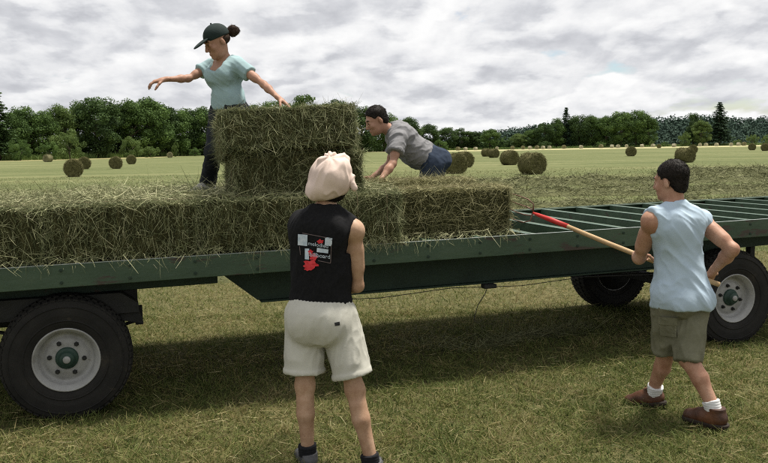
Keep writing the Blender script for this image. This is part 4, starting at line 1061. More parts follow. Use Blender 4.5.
class Figure:
    """one person: joints are world points; f = torso front"""
    def __init__(s, J, label, build=1.0, head_f=None, head_u=None, female=False, h=0.0065):
        s.J = {k: np.asarray(v, float) for k, v in J.items()}; s.b = build; s.female = female; s.h = h
        J = s.J
        s.up = nrm(J['neck'] - J['pelvis']); sh = nrm(J['shR'] - J['shL']); s.rt = nrm(sh - s.up * (sh @ s.up)); s.fw = np.cross(s.up, s.rt)
        hp = nrm(J['hipR'] - J['hipL']); s.hrt = nrm(hp - s.up * (hp @ s.up)); s.hfw = np.cross(s.up, s.hrt)
        s.hf = nrm(head_f if head_f is not None else s.fw); hu = np.asarray(head_u if head_u is not None else s.up, float)
        s.hu = nrm(hu - s.hf * (hu @ s.hf)); s.hr = np.cross(s.hf, s.hu)
        base = (J['ankL'] + J['ankR']) / 2
        s.root = empty('person', (base[0], base[1], min(J['ankL'][2], J['ankR'][2]) - 0.08)); tag(s.root, label, 'person')
    def put(s, name, S, mat, h=None, noise=None, parent=None):
        V, Fq = S.mesh(name, h or s.h, noise)
        V = V - np.array(s.root.location) - (np.array(parent.location) if parent is not None else 0)
        o = link(name, np_mesh(name, V, Fq), parent or s.root, mat); return o
    def torso(s, S, inf=0.0, k=0.05, glute=0.0):
        J, b, fm = s.J, s.b, s.female; up, rt, fw = s.up, s.rt, s.fw
        P, Nk = J['pelvis'], J['neck']; L_ = np.linalg.norm(Nk - P); sw = np.linalg.norm(J['shR'] - J['shL']) / 2
        ax = (rt, fw, up); hax = (s.hrt, s.hfw, up)
        S.ell(P + up * 0.02 - s.hfw * 0.005, hax, (0.158 * b if fm else 0.150 * b, 0.105 * b, 0.125), k, inf=inf)
        S.ell(mid(P, Nk, 0.36), nrmax(rt + s.hrt, up), ((0.118 if fm else 0.135) * b, (0.085 if fm else 0.098) * b, L_ * 0.30), k, inf=inf)
        S.ell(mid(P, Nk, 0.66) - fw * 0.006, ax, ((0.138 if fm else 0.155) * b, (0.098 if fm else 0.112) * b, L_ * 0.31), k, inf=inf)
        S.ell(mid(P, Nk, 0.80) - fw * 0.012, ax, (sw * 0.92, 0.082 * b, L_ * 0.15), k, inf=inf)
        for q in ('L', 'R'):
            sg = 1 if q == 'R' else -1
            S.seg(Nk - up * 0.005 - fw * 0.012, mid(Nk, J['sh' + q], 0.85), 0.045 * b, 0.045 * b, k, inf=inf)                         # trapezius
            S.ell(J['hip' + q] * 0.45 + P * 0.55 - s.hfw * 0.068 * b - up * 0.055 + s.hrt * sg * 0.018, hax, (0.088 * b, 0.078 * b, 0.090), 0.04, inf=inf + glute)   # glutes
            if fm: S.ell(mid(P, Nk, 0.67) + fw * 0.066 + rt * sg * 0.066, ax, (0.054, 0.046, 0.058), 0.05, inf=inf)
            else: S.ell(mid(P, Nk, 0.78) + fw * 0.075 + rt * sg * 0.07, ax, (0.078, 0.042, 0.058), 0.04, inf=inf)
            S.ell(mid(P, Nk, 0.78) - fw * 0.075 * b + rt * sg * 0.075, ax, (0.066, 0.034, 0.085), 0.04, inf=inf)                       # shoulder blades
        S.seg(mid(P, Nk, 0.25) - fw * 0.112 * b, mid(P, Nk, 0.85) - fw * 0.120 * b, 0.012, 0.010, 0.03, sub=True) if inf == 0 else None
        return S
    def body(s, hands, skin='skin', arm=1.0, leg=1.0, ears=True):
        J, b = s.J, s.b; S = SDF(); s.torso(S)
        for q in ('L', 'R'):
            sh, el, wr = J['sh' + q], J['el' + q], J['wr' + q]; a = arm * b
            S.ball(sh + (sh - J['neck']) * 0.03 - s.up * 0.008, 0.060 * a, 0.035)
            S.seg(sh, el, 0.047 * a, 0.035 * a, 0.03)
            ud = nrm(el - sh)
            S.seg(mid(sh, el, 0.36), mid(sh, el, 0.66), 0.045 * a, 0.043 * a, 0.03)
            S.ball(el, 0.034 * a, 0.02); S.seg(mid(el, wr, 0.12), mid(el, wr, 0.34), 0.040 * a, 0.040 * a, 0.025); S.seg(mid(el, wr, 0.34), wr, 0.038 * a, 0.0245 * a, 0.025)
            hd = hands[q]; add_hand(S, wr, hd[0], hd[1], hd[2], hd[3] if len(hd) > 3 else 1.0, left=(q == 'L'))
            hp, kn, an = J['hip' + q], J['kn' + q], J['an' + 'k' + q]; g = leg * b
            S.seg(hp, kn, 0.088 * g, 0.048 * g, 0.05); S.seg(mid(hp, kn, 0.15), mid(hp, kn, 0.6), 0.084 * g, 0.066 * g, 0.04)
            S.ball(kn, 0.047 * g, 0.05)
            bk = kn - hp; back = nrm(np.cross(np.cross(nrm(an - kn), s.hfw), nrm(an - kn))) * -1      # calf side
            S.seg(kn, an, 0.043 * g, 0.031 * g, 0.03)
            S.seg(mid(kn, an, 0.20) + back * 0.020, mid(kn, an, 0.38) + back * 0.024, 0.046 * g, 0.047 * g, 0.035)
            S.seg(mid(kn, an, 0.40) + back * 0.020, an + back * 0.010, 0.042 * g, 0.026 * g, 0.03)
            dn_ = nrm(J['sole' + q]) if 'sole' + q in J else np.array([0, 0, -1.0]); S.seg(an, an + dn_ * 0.045, 0.034, 0.028, 0.02); S.seg(an + dn_ * 0.045, an + dn_ * 0.048 + 0.08 * nrm(J['toe' + q] - an), 0.026, 0.020, 0.02)
        # head
        hc, f, u, r_ = J['head'], s.hf, s.hu, s.hr; A = (r_, f, u)
        S.seg(J['neck'] - s.up * 0.02, hc - u * 0.055 - f * 0.018, 0.060 * b if not s.female else 0.048, 0.054 * b if not s.female else 0.043, 0.03)
        S.ell(hc + u * 0.030 - f * 0.012, A, (0.075, 0.096, 0.088), 0.02)
        S.ell(hc + f * 0.030 - u * 0.045, A, (0.060, 0.062, 0.082), 0.03)
        S.ell(hc + f * 0.042 - u * 0.086, A, (0.047, 0.044, 0.032), 0.025)
        S.ball(hc + f * 0.080 - u * 0.106, 0.016, 0.02)
        S.ell(hc + f * 0.083 + u * 0.018, A, (0.048, 0.014, 0.013), 0.02)
        for sg in (-1, 1):
            S.ell(hc + f * 0.098 + r_ * sg * 0.032 - u * 0.006, A, (0.019, 0.014, 0.013), 0.014, sub=True)
            S.ball(hc + f * 0.083 + r_ * sg * 0.031 - u * 0.006, 0.0125, 0.004)
            S.ell(hc + f * 0.068 + r_ * sg * 0.042 - u * 0.040, A, (0.020, 0.018, 0.020), 0.02)
            S.ell(hc + r_ * sg * 0.079 - f * 0.010 - u * 0.020, (r_, nrm(f - u * 0.2), nrm(u + f * 0.2)), (0.008, 0.018, 0.031), 0.008)
        S.seg(hc + f * 0.092 + u * 0.004, hc + f * 0.113 - u * 0.040, 0.0085, 0.0125, 0.012)
        for sg in (-1, 1): S.ball(hc + f * 0.102 + r_ * sg * 0.011 - u * 0.046, 0.008, 0.008)
        S.ell(hc + f * 0.094 - u * 0.070, A, (0.022, 0.009, 0.0055), 0.006); S.ell(hc + f * 0.092 - u * 0.081, A, (0.019, 0.010, 0.0065), 0.006)
        o = s.put('body', S, skin)
        for sg in (-1, 1):                                          # eyes
            m_ = MB(); c = hc + f * 0.0945 + r_ * sg * 0.031 - u * 0.006 - np.array(s.root.location)
            m_.tube([c - f * 0.003, c + f * 0.001, c + f * 0.002], [0.006, 0.005, 0.0005], 10); m_.build('eye', 'eye_dark', s.root, True)
            eb = MB(); c = hc - np.array(s.root.location)
            eb.tube([c + f * 0.0955 + r_ * sg * 0.014 + u * 0.017, c + f * 0.0955 + r_ * sg * 0.032 + u * 0.022, c + f * 0.084 + r_ * sg * 0.05 + u * 0.016], [0.004, 0.0048, 0.002], 6); eb.build('eyebrow', 'hair_dark', s.root, True)
        return o
    def shoe(s, q, upper, sole, sock, sock_h=0.07, name='shoe', sz=1.0):
        J = s.J; an, toe = J['ank' + q], J['toe' + q]
        d = nrm(toe - an - np.array([0, 0, 1.0]) * 0); 
        dn = s.J.get('sole' + q); dn = np.array([0, 0, -1.0]) if dn is None else nrm(dn)     # direction the sole faces
        fwd = nrm((toe - an) - dn * ((toe - an) @ dn)); sd = np.cross(fwd, dn)
        g = an + dn * 0.085                                                     # point on the sole below the ankle
        S = SDF()
        S.seg(g - fwd * 0.035 - dn * 0.045, g + fwd * 0.06 - dn * 0.042, 0.040 * sz, 0.043 * sz, 0.03)
        S.seg(g + fwd * 0.06 - dn * 0.036, g + fwd * 0.155 - dn * 0.026, 0.048 * sz, 0.043 * sz, 0.03, dn, 1.12)
        S.seg(an + dn * 0.05, an - dn * 0.025 - fwd * 0.008, 0.049 * sz, 0.052 * sz, 0.03)
        S.seg(an + dn * 0.03 + fwd * 0.02, g + fwd * 0.10 - dn * 0.055, 0.034, 0.026, 0.03)
        S.plane(g - dn * 0.012, dn); S.plane(an - dn * (0.026 if sz > 1 else 0.012), -dn)
        o = s.put(name, S, upper, 0.005, lambda V: 0.0015 * perlin(V * 40))
        S = SDF(); S.seg(g - fwd * 0.035 - dn * 0.01, g + fwd * 0.155 - dn * 0.008, 0.049 * sz, 0.049 * sz, 0.01)
        S.plane(g - dn * 0.018, -dn); S.plane(g + dn * 0.012, dn); s.put('sole', S, sole, 0.005, parent=None).parent = o
        # laces
        lc = MB(); R0 = np.array(s.root.location)
        for t_ in (0.2, 0.42, 0.64):
            c = mid(an + dn * 0.03 + fwd * 0.055, g + fwd * 0.115 - dn * 0.058, t_) - dn * 0.012 - R0
            lc.tube([c - sd * 0.022 + dn * 0.006, c - dn * 0.004, c + sd * 0.022 + dn * 0.006], 0.003, 6)
        lc.build('laces', sole, o, True)
        if sock:
            kn = J['kn' + q]; up = nrm(kn - an); bk_ = nrm(np.cross(np.cross(up, s.hfw), up)) * -1; S = SDF(); S.seg(an + dn * 0.03 + bk_ * 0.006, an + up * (sock_h + 0.02) + bk_ * 0.012, 0.047, 0.053, 0.02, clip=(0, (0.03 + sock_h) / (0.05 + sock_h)))
            s.put('sock', S, sock, 0.005, lambda V: 0.0012 * np.sin(V[:, 2] * 420))

def nrmax(r_, up):
    r_ = nrm(np.asarray(r_) - up * (np.asarray(r_) @ up)); return (r_, np.cross(up, r_), up)

def cloth_noise(amp, fine, seed, axis=None, stretch=3.0, freq=9.0, second=0.4):
    """drag folds: noise stretched along `axis`"""
    ax = None if axis is None else nrm(axis)
    def f(V):
        Q = V.copy()
        if ax is not None: Q = Q - np.outer(Q @ ax, ax) * (1 - 1 / stretch)
        n1 = perlin(Q * freq + seed); n2 = perlin(Q * freq * 2.3 + seed * 2 + 4); n3 = perlin(Q * 44 + seed * 3 + 4)
        ridge = np.clip(1 - 2.6 * np.abs(n1), 0, 1) ** 1.6; r2 = np.clip(1 - 3.2 * np.abs(n2), 0, 1) ** 1.5      # sharp creases between soft billows
        return amp * (ridge * 0.75 + r2 * second + n1 * 0.4 - 0.10) + fine * n3
    return f

def hair_strands(fig, root_obj, mat, n_, length, grain, seed):
    """short strands combed over a hair cap"""
    me = root_obj.data; m_ = len(me.polygons); g = np.random.default_rng(seed)
    co_ = np.zeros(m_ * 3); me.polygons.foreach_get('center', co_); nn = np.zeros(m_ * 3); me.polygons.foreach_get('normal', nn)
    co_ = co_.reshape(-1, 3); nn = nn.reshape(-1, 3); i = g.integers(0, m_, n_)
    D = np.tile(grain, (n_, 1)); D = D - nn[i] * np.sum(D * nn[i], axis=1, keepdims=True); D = unit(unit(D) + nn[i] * g.uniform(0.05, 0.35, n_)[:, None] + g.normal(0, 0.25, (n_, 3)))
    L_ = g.uniform(0.5, 1.0, n_) * length
    o = link('hair_strands', ribbons('hair_strands', co_[i], D, L_, np.full(n_, 0.0022), g.normal(0, 0.15, (n_, 3)) * L_[:, None], g.random(n_), 2), root_obj, mat); o['kind'] = 'stuff'

# skin, hair and cloth
def skin(name, a, b_, c): material(name, [(0.3, a), (0.55, b_), (0.75, c)], 0.55, 9, 9, bump=0.0007, bump_scale=90, spec=0.3, noise_rough=0.72)
skin('skin', (0.27, 0.150, 0.088), (0.40, 0.25, 0.162), (0.50, 0.345, 0.245))
skin('skin_tan', (0.28, 0.145, 0.092), (0.35, 0.19, 0.128), (0.41, 0.24, 0.17))
skin('skin_red', (0.28, 0.128, 0.078), (0.40, 0.225, 0.150), (0.49, 0.315, 0.23))
material('eye_dark', [(0.3, (0.015, 0.01, 0.008)), (0.7, (0.03, 0.02, 0.015))], 0.2, 30)
material('hair_dark', [(0.3, (0.007, 0.006, 0.005)), (0.7, (0.018, 0.014, 0.011))], 0.6, 40, 4, bump=0.003, bump_scale=120, spec=0.12)
material('hair_brown', [(0.3, (0.016, 0.010, 0.007)), (0.7, (0.045, 0.026, 0.016))], 0.6, 40, 4, bump=0.003, bump_scale=120, spec=0.12)
material('black_cotton', [(0.3, (0.006, 0.006, 0.007)), (0.7, (0.011, 0.011, 0.012))], 0.9, 60, 4, bump=0.001, spec=0.15)
material('cream_cotton', [(0.3, (0.55, 0.43, 0.37)), (0.7, (0.67, 0.54, 0.475))], 0.9, 5, 6, bump=0.0012, bump_scale=30, spec=0.15)
material('pale_shorts', [(0.3, (0.40, 0.39, 0.34)), (0.7, (0.50, 0.49, 0.43))], 0.9, 5, 6, bump=0.0012, bump_scale=28, spec=0.15)
material('blue_vest', [(0.3, (0.36, 0.45, 0.54)), (0.7, (0.42, 0.515, 0.605))], 0.9, 5, 6, bump=0.0012, bump_scale=26, spec=0.12)
material('teal_tee', [(0.3, (0.25, 0.35, 0.37)), (0.7, (0.31, 0.42, 0.435))], 0.9, 5, 6, bump=0.0012, bump_scale=26, spec=0.12)
material('grey_tee', [(0.3, (0.17, 0.168, 0.175)), (0.7, (0.225, 0.222, 0.228))], 0.9, 40, 6, bump=0.0012, bump_scale=26, spec=0.12)
material('khaki', [(0.3, (0.115, 0.113, 0.074)), (0.7, (0.175, 0.170, 0.118))], 0.9, 9, 6, bump=0.0012, bump_scale=28, spec=0.15)
material('dark_denim', [(0.3, (0.010, 0.012, 0.015)), (0.7, (0.022, 0.025, 0.030))], 0.9, 12, 6, bump=0.0012, bump_scale=28, spec=0.15)
material('blue_denim', [(0.3, (0.018, 0.026, 0.044)), (0.7, (0.038, 0.052, 0.080))], 0.9, 12, 6, bump=0.0012, bump_scale=28, spec=0.15)
material('cap_green', [(0.3, (0.008, 0.017, 0.016)), (0.7, (0.014, 0.026, 0.024))], 0.85, 20, 5, bump=0.001, bump_scale=120)
material('boot_leather', [(0.3, (0.032, 0.014, 0.009)), (0.55, (0.080, 0.032, 0.015)), (0.75, (0.145, 0.058, 0.024))], 0.5, 10, 6, bump=0.002, bump_scale=60, spec=0.4)
material('boot_sole', [(0.3, (0.018, 0.013, 0.010)), (0.7, (0.035, 0.025, 0.018))], 0.8, 20)
material('grey_shoe', [(0.3, (0.045, 0.045, 0.047)), (0.7, (0.11, 0.11, 0.115))], 0.7, 20)
material('pale_shoe', [(0.3, (0.35, 0.34, 0.32)), (0.7, (0.5, 0.49, 0.47))], 0.7, 20)
material('white_sock', [(0.3, (0.52, 0.52, 0.51)), (0.7, (0.68, 0.68, 0.67))], 0.95, 30, bump=0.001)
material('black_sock', [(0.3, (0.006, 0.006, 0.008)), (0.7, (0.012, 0.012, 0.014))], 0.95, 30, bump=0.001)
material('print_pale', [(0.3, (0.36, 0.44, 0.52)), (0.6, (0.50, 0.56, 0.62)), (0.8, (0.68, 0.71, 0.74))], 0.8, 60)
material('print_red', [(0.3, (0.45, 0.02, 0.025)), (0.7, (0.62, 0.05, 0.06))], 0.8, 60)
material('print_line', [(0.3, (0.10, 0.08, 0.08)), (0.7, (0.16, 0.12, 0.12))], 0.8, 60)
material('button_dark', [(0.3, (0.01, 0.01, 0.01)), (0.7, (0.02, 0.02, 0.02))], 0.6, 30)

# ------------------------------------------------------------------ woman in the black tank top, back to the viewer
W1 = Figure(dict(pelvis=at(321, 308, 4.42), neck=at(325, 209, 4.43), head=at(330, 183, 4.45),
                 shL=at(301, 224, 4.50), shR=at(354, 229, 4.38), elL=at(304, 270, 4.70), wrL=at(322, 281, 4.90), elR=at(358, 286, 4.43), wrR=at(338, 287, 4.66),
                 hipL=at(305, 318, 4.43), hipR=at(338, 318, 4.41), knL=at(305, 386, 4.40), knR=at(355, 390, 4.36), ankL=at(308, 453, 4.41), ankR=at(372, 463, 4.31),
                 toeL=at(302, 466, 4.55), toeR=at(378, 475, 4.47)),
            'woman standing with back turned in black tank top, pale shorts and cream head wrap', build=0.97, female=True, h=0.0068,
            head_f=(-0.28, 0.93, 0.22), head_u=(0.03, -0.2, 1))
J = W1.J
W1.body({'L': ((0.2, 0.9, 0.1), (0.2, 0, -1), 0.6, 0.92), 'R': ((-0.3, 0.9, 0.05), (-0.2, 0, -1), 0.6, 0.92)}, 'skin', arm=0.93, leg=0.98)
R0 = np.array(W1.root.location)
S = SDF(); W1.torso(S, 0.012)
S.ell(mid(J['pelvis'], J['neck'], 0.40) - W1.rt * 0.010, nrmax(W1.rt + W1.hrt, W1.up), (0.168, 0.112, 0.32), 0.05)
S.ell(J['shL'] + np.array([0.0, -0.01, -0.04]), np.eye(3), (0.060, 0.07, 0.095), 0.06)
for q in 'R':
    o_ = nrm(J['sh' + q] - J['neck']); S.plane(J['sh' + q] - o_ * 0.006, o_ + W1.up * 0.30, 0.006, J['sh' + q] - np.array([0.12, 0.12, 0.085]), J['sh' + q] + np.array([0.12, 0.12, 0.12]))
S.seg(J['neck'] + W1.up * 0.004 + W1.fw * 0.005, J['neck'] + W1.up * 0.12, 0.068, 0.080, 0.012, sub=True)
wz = J['pelvis'] + W1.up * 0.035
S.plane(wz, -W1.up)
tank = W1.put('tank_top', S, 'black_cotton', 0.0068, cloth_noise(0.010, 0.001, 3, W1.up + W1.rt * 0.4))
# shorts: gathered waist, wide turned-up legs
S = SDF(); W1.torso(S, 0.014)
S.ell(J['pelvis'] - W1.up * 0.045 - W1.hfw * 0.035, nrmax(W1.hrt, W1.up), (0.150, 0.136, 0.125), 0.08)
for q in 'LR':
    sg = 1 if q == 'R' else -1; hp, kn = J['hip' + q], J['kn' + q]
    S.seg(hp + W1.up * 0.02 + W1.rt * sg * 0.005, mid(hp, kn, 1.05) + W1.rt * sg * 0.004, 0.094, 0.112, 0.03, clip=(-1, 0.76))
    S.seg(mid(hp, kn, 0.735) + W1.rt * sg * 0.003, mid(hp, kn, 0.80) + W1.rt * sg * 0.003, 0.1125, 0.1125, 0.004, clip=(0, 1))
S.plane(J['pelvis'] + W1.up * 0.058, W1.up)
def shorts_noise(V):
    g_ = np.exp(-((V - (J['pelvis'] + W1.up * 0.055)) @ W1.up / 0.035) ** 2)
    ang = np.arctan2((V - J['pelvis']) @ W1.fw, (V - J['pelvis']) @ W1.rt)
    cx_ = (V - J['pelvis']) @ W1.hrt; back_ = ((V - J['pelvis']) @ W1.hfw) < 0; seam = -0.0022 * np.exp(-(cx_ / 0.007) ** 2) * back_
    lv = (V - J['pelvis']) @ W1.up; fade = np.clip((0.055 - lv) / 0.07, 0.05, 1.0) * np.clip((lv + 0.335) / 0.06, 0.45, 1.0)
    return (seam + cloth_noise(0.0135, 0.0008, 11, W1.up + W1.rt * 0.2, 4.5, 9.0, 0.30)(V)) * fade + g_ * (0.0018 * np.sin(ang * 40) - 0.004)
shorts = W1.put('shorts', S, 'pale_shorts', 0.0068, shorts_noise)
def surf_patch(obj, fig, poly_fn, name, mat, parent, dirv=None, off=0.004):
    """lay flat artwork onto a garment: points are carried along dirv until they meet the cloth"""
    me = obj.data; vs_ = [v.co.copy() for v in me.vertices]; bvh = BVHTree.FromPolygons(vs_, [tuple(p.vertices) for p in me.polygons])
    pv, pf = poly_fn; outv = []
    cen = np.mean(np.array(pv), axis=0); dv = Vector(cen - np.array([0, 0, EYE])).normalized(); last = 0.5
    for p in pv:
        org = Vector(p) - np_v(fig) - dv * 0.5
        hit, nr_, _, dist = bvh.ray_cast(org, dv)
        if hit is None: dist = last
        last = dist
        outv.append(tuple(org + dv * (dist - off)))
    m_ = bpy.data.meshes.new(name); m_.from_pydata(outv, [], pf); m_.update()
    return link(name, m_, parent, mat)
def np_v(fig): return Vector(fig.root.location)
def grid_quad(c0, c1, c2, c3, n_=6, m_=6, mask=None):
    pv, pf = [], []
    for j in range(m_ + 1):
        for i in range(n_ + 1):
            a = mid(c0, c1, i / n_); b_ = mid(c3, c2, i / n_); pv.append(tuple(mid(a, b_, j / m_)))
    for j in range(m_):
        for i in range(n_):
            if mask is None or mask(i / n_, j / m_): pf.append((j * (n_ + 1) + i, j * (n_ + 1) + i + 1, (j + 1) * (n_ + 1) + i + 1, (j + 1) * (n_ + 1) + i))
    return pv, pf
YB = 4.25; pq = lambda x, y: at(x, y, YB)
def decal(corners, name, mat, off=0.005, **k):
    return surf_patch(tank, W1, grid_quad(*[pq(*c) for c in corners], **k), name, mat, tank, (0, 1, 0), off)
decal([(297.8, 234.0), (307.6, 234.8), (307.2, 246.2), (297.6, 245.2)], 'print_square', 'print_pale')
decal([(325.2, 237.0), (332.4, 238.2), (331.6, 246.4), (324.6, 245.2)], 'print_square', 'print_pale')
decal([(304.9, 248.3), (309.2, 248.6), (309.0, 259.8), (304.8, 259.2)], 'print_square', 'print_pale')
decal([(317.0, 247.6), (328.6, 249.6), (328.0, 253.4), (316.6, 252.0)], 'print_square', 'print_pale')
def blob(cx, cy, rx, ry, name, seed):
    g = np.random.default_rng(seed); pv = [tuple(pq(cx, cy))]; n_ = 22
    for k in range(n_):
        a = 2 * PI * k / n_; rr = 1 + 0.22 * math.sin(5 * a + seed) + g.uniform(-0.12, 0.12); pv.append(tuple(pq(cx + rx * rr * math.cos(a), cy + ry * rr * math.sin(a))))
    surf_patch(tank, W1, (pv, [(0, k + 1, (k + 1) % n_ + 1) for k in range(n_)]), name, 'print_red', tank, (0, 1, 0), 0.007)
blob(310.5, 264.5, 7.0, 4.6, 'print_flower', 1); blob(313.5, 257.0, 4.2, 3.2, 'print_flower', 2); blob(310.5, 252.0, 2.4, 2.2, 'print_flower', 3); blob(320.2, 241.6, 3.0, 2.0, 'print_flower', 4); blob(308.0, 269.0, 3.6, 1.8, 'print_flower', 5)
for (a, b_) in (((302.0, 233.0), (331.0, 238.5)), ((331.6, 238.4), (330.6, 263.2)), ((330.6, 263.2), (318.0, 260.6)), ((299.5, 246.0), (300.5, 255.0))):
    w = 0.35; dx, dy = (0, w) if abs(b_[0] - a[0]) > abs(b_[1] - a[1]) else (w, 0)
    decal([(a[0] - dx, a[1] - dy), (b_[0] - dx, b_[1] - dy), (b_[0] + dx, b_[1] + dy), (a[0] + dx, a[1] + dy)], 'print_frame_line', 'print_line', n_=14, m_=1)
def word(txt, x, y, hpx, ang):
    cu = bpy.data.curves.new('word', 'FONT'); cu.body = txt; cu.size = 1.0; cu.resolution_u = 3
    tmp = bpy.data.objects.new('word', cu); COL.objects.link(tmp)
    me = tmp.to_mesh(); pts = [(v.co.x, v.co.y) for v in me.vertices]; fs_ = [tuple(p.vertices) for p in me.polygons]; tmp.to_mesh_clear()
    bpy.data.objects.remove(tmp); bpy.data.curves.remove(cu)
    pv = [tuple(pq(x + hpx * (px_ * math.cos(ang) + py_ * math.sin(ang) * -0.0), y + hpx * (px_ * math.sin(ang)) - hpx * py_)) for px_, py_ in pts]
    surf_patch(tank, W1, (pv, fs_), 'print_word', 'print_pale', tank, (0, 1, 0), 0.009)
word('melodied', 307.8, 245.0, 5.6, 0.16); word('billboard', 309.4, 256.2, 6.0, 0.13)
surf_patch(shorts, W1, grid_quad(pq(334.5, 322.6), pq(339.6, 321.6), pq(340.0, 325.2), pq(335.0, 326.0)), 'pocket_patch', 'button_dark', shorts, (0, 1, 0), 0.004)
# cream head wrap: gathered crown, loose lower fold on the left, knotted end on the right
hc, f, u, r_ = J['head'], W1.hf, W1.hu, W1.hr
S = SDF()
S.ell(hc + u * 0.040 - f * 0.018, (r_, f, u), (0.104, 0.124, 0.104), 0.03)
S.ell(at(322, 190, 4.40), np.eye(3), (0.070, 0.075, 0.055), 0.05)
S.ell(at(336, 167, 4.43), np.eye(3), (0.074, 0.082, 0.052), 0.04)
S.ell(at(316, 193, 4.42), np.eye(3), (0.035, 0.055, 0.034), 0.03)
S.seg(at(322, 162, 4.38), at(332, 156, 4.41), 0.018, 0.017, 0.02); S.seg(at(332, 156, 4.41), at(346, 160, 4.43), 0.017, 0.016, 0.02)
S.seg(at(350, 178, 4.40), at(355, 188, 4.38), 0.014, 0.013, 0.02)
S.plane(at(334, 197.5, 4.36), (0.14, 0.1, -1.0), 0.012)
def wrap_noise(V):
    d_ = V - at(331, 158, 4.42); a = np.arctan2(d_[:, 0], -d_[:, 2]); rr = np.linalg.norm(d_, axis=1)
    return cloth_noise(0.016, 0.001, 5, (0.35, 0, 1), 3.4, 8.0, 0.4)(V) + 0.0045 * np.sin(a * 8 + 4 * perlin(V * 8)) * np.clip(1.2 - rr / 0.2, 0, 1)
W1.put('head_wrap', S, 'cream_cotton', 0.0055, wrap_noise)
S = SDF(); S.ell(hc - u * 0.018 - f * 0.028, (r_, f, u), (0.083, 0.085, 0.075), 0.02); S.ell(hc - u * 0.048 - f * 0.050, (r_, f, u), (0.062, 0.038, 0.040), 0.02)
S.plane(hc + u * 0.03, u); S.plane(hc + f * 0.03, f)
hr = W1.put('hair', S, 'hair_dark', 0.006, lambda V: 0.004 * perlin(V * 30)); hair_strands(W1, hr, 'hair_dark', 1500, 0.022, (0, 0, -1.0), 1)
for q in 'LR': W1.shoe(q, 'grey_shoe', 'boot_sole', 'black_sock', 0.055)

# ------------------------------------------------------------------ man with the pitchfork
M1 = Figure(dict(pelvis=at(681, 288, 5.06), neck=at(674, 207, 5.03), head=at(671, 180, 5.05),
                 shL=at(652, 220, 4.96), shR=at(702, 222, 5.16), elL=at(639, 258, 5.16), wrL=at(639, 254, 5.40), elR=at(733, 249, 4.98), wrR=at(713, 271, 5.20),
                 hipL=at(669, 293, 5.02), hipR=at(691, 293, 5.10), knL=at(666, 349, 5.13), knR=at(688, 359, 4.96), ankL=at(652, 391, 5.32), ankR=at(715, 411, 4.82),
                 toeL=at(627, 392.5, 5.42), toeR=at(694, 426, 4.92), soleL=(0.10, -0.18, -1.0), soleR=(0, 0, -1.0)),
            'man seen from behind in pale blue sleeveless shirt and khaki shorts, pushing a pitchfork', build=0.99, h=0.0072,
            head_f=(-0.66, 0.75, -0.08), head_u=(-0.05, 0.0, 1))
J = M1.J
FK0, FK1 = at(533, 213, 6.30), at(719, 284.5, 5.14); fd = nrm(FK1 - FK0)
M1.body({'L': (nrm(at(641, 254, 5.47) - J['wrL']) + np.array([0, 0, 0.0]), (0.25, 0.1, -1.0), 1.05), 'R': (nrm(at(708, 280, 5.26) - J['wrR']), (-0.1, 0.8, -0.6), 1.05)}, 'skin_red', arm=1.06, leg=1.0)
S = SDF(); M1.torso(S, 0.013, 0.05, 0.012)
S.ell(mid(J['pelvis'], J['neck'], 0.10), nrmax(M1.hrt, M1.up), (0.158, 0.132, 0.24), 0.05)
S.ell(J['pelvis'] - M1.up * 0.06, nrmax(M1.hrt, M1.up), (0.152, 0.136, 0.15), 0.05)
for q in 'LR':
    o_ = nrm(J['sh' + q] - J['neck']); S.ball(J['sh' + q] - o_ * 0.012 - M1.up * 0.004, 0.077, 0.03)
    S.plane(J['sh' + q] + o_ * 0.012, o_ + M1.up * 0.25, 0.006, J['sh' + q] - np.array([0.13, 0.13, 0.15]), J['sh' + q] + np.array([0.13, 0.13, 0.13]))
S.seg(J['neck'] + M1.up * 0.022 + M1.fw * 0.012, J['neck'] + M1.up * 0.12, 0.066, 0.078, 0.012, sub=True)
for q in 'LR': S.seg(J['hip' + q], J['kn' + q], 0.105, 0.101, 0.03)
S.plane(J['pelvis'] - M1.up * 0.125 , (-0.06, -0.05, -1))
M1.put('sleeveless_shirt', S, 'blue_vest', 0.007, cloth_noise(0.015, 0.0006, 21, M1.up * 1.0 - M1.rt * 0.75, 5.0, 8.0, 0.28))
S = SDF(); M1.torso(S, 0.008)
for q in 'LR':
    S.seg(J['hip' + q], mid(J['hip' + q], J['kn' + q], 0.6), 0.090, 0.084, 0.03)
    sg = 1 if q == 'R' else -1; hp, kn = J['hip' + q], J['kn' + q]
    S.seg(mid(hp, kn, 0.15), mid(hp, kn, 1.1), 0.090, 0.083, 0.035, clip=(-1, 0.915 if q == 'L' else 0.935))
    S.seg(mid(hp, kn, 0.955), mid(hp, kn, 1.035), 0.086, 0.085, 0.004, clip=(0, 1))
S.plane(J['pelvis'] + M1.up * 0.08, M1.up)
ksh = M1.put('cargo_shorts', S, 'khaki', 0.0072, cloth_noise(0.015, 0.001, 33, M1.up + M1.rt * 0.3, 3.0))
def shorts_patch(c, name, off=0.012): return surf_patch(ksh, M1, grid_quad(*[at(x_, y_, 4.7) for x_, y_ in c]), name, 'khaki', ksh, (0, 1, 0), off)
shorts_patch([(658.5, 318), (677, 319.5), (677, 338), (659.5, 336)], 'cargo_pocket'); shorts_patch([(657.8, 316.5), (678, 318), (678, 326), (658, 324.5)], 'pocket_flap', 0.020)
hc, f, u, r_ = J['head'], M1.hf, M1.hu, M1.hr
S = SDF(); S.ell(hc + u * 0.036 - f * 0.018, (r_, f, u), (0.080, 0.099, 0.092), 0.02); S.ell(hc - u * 0.032 - f * 0.055, (r_, f, u), (0.062, 0.048, 0.056), 0.02)
S.plane(hc + f * 0.055 + u * 0.02, f * 1.0 - u * 0.55, 0.01)
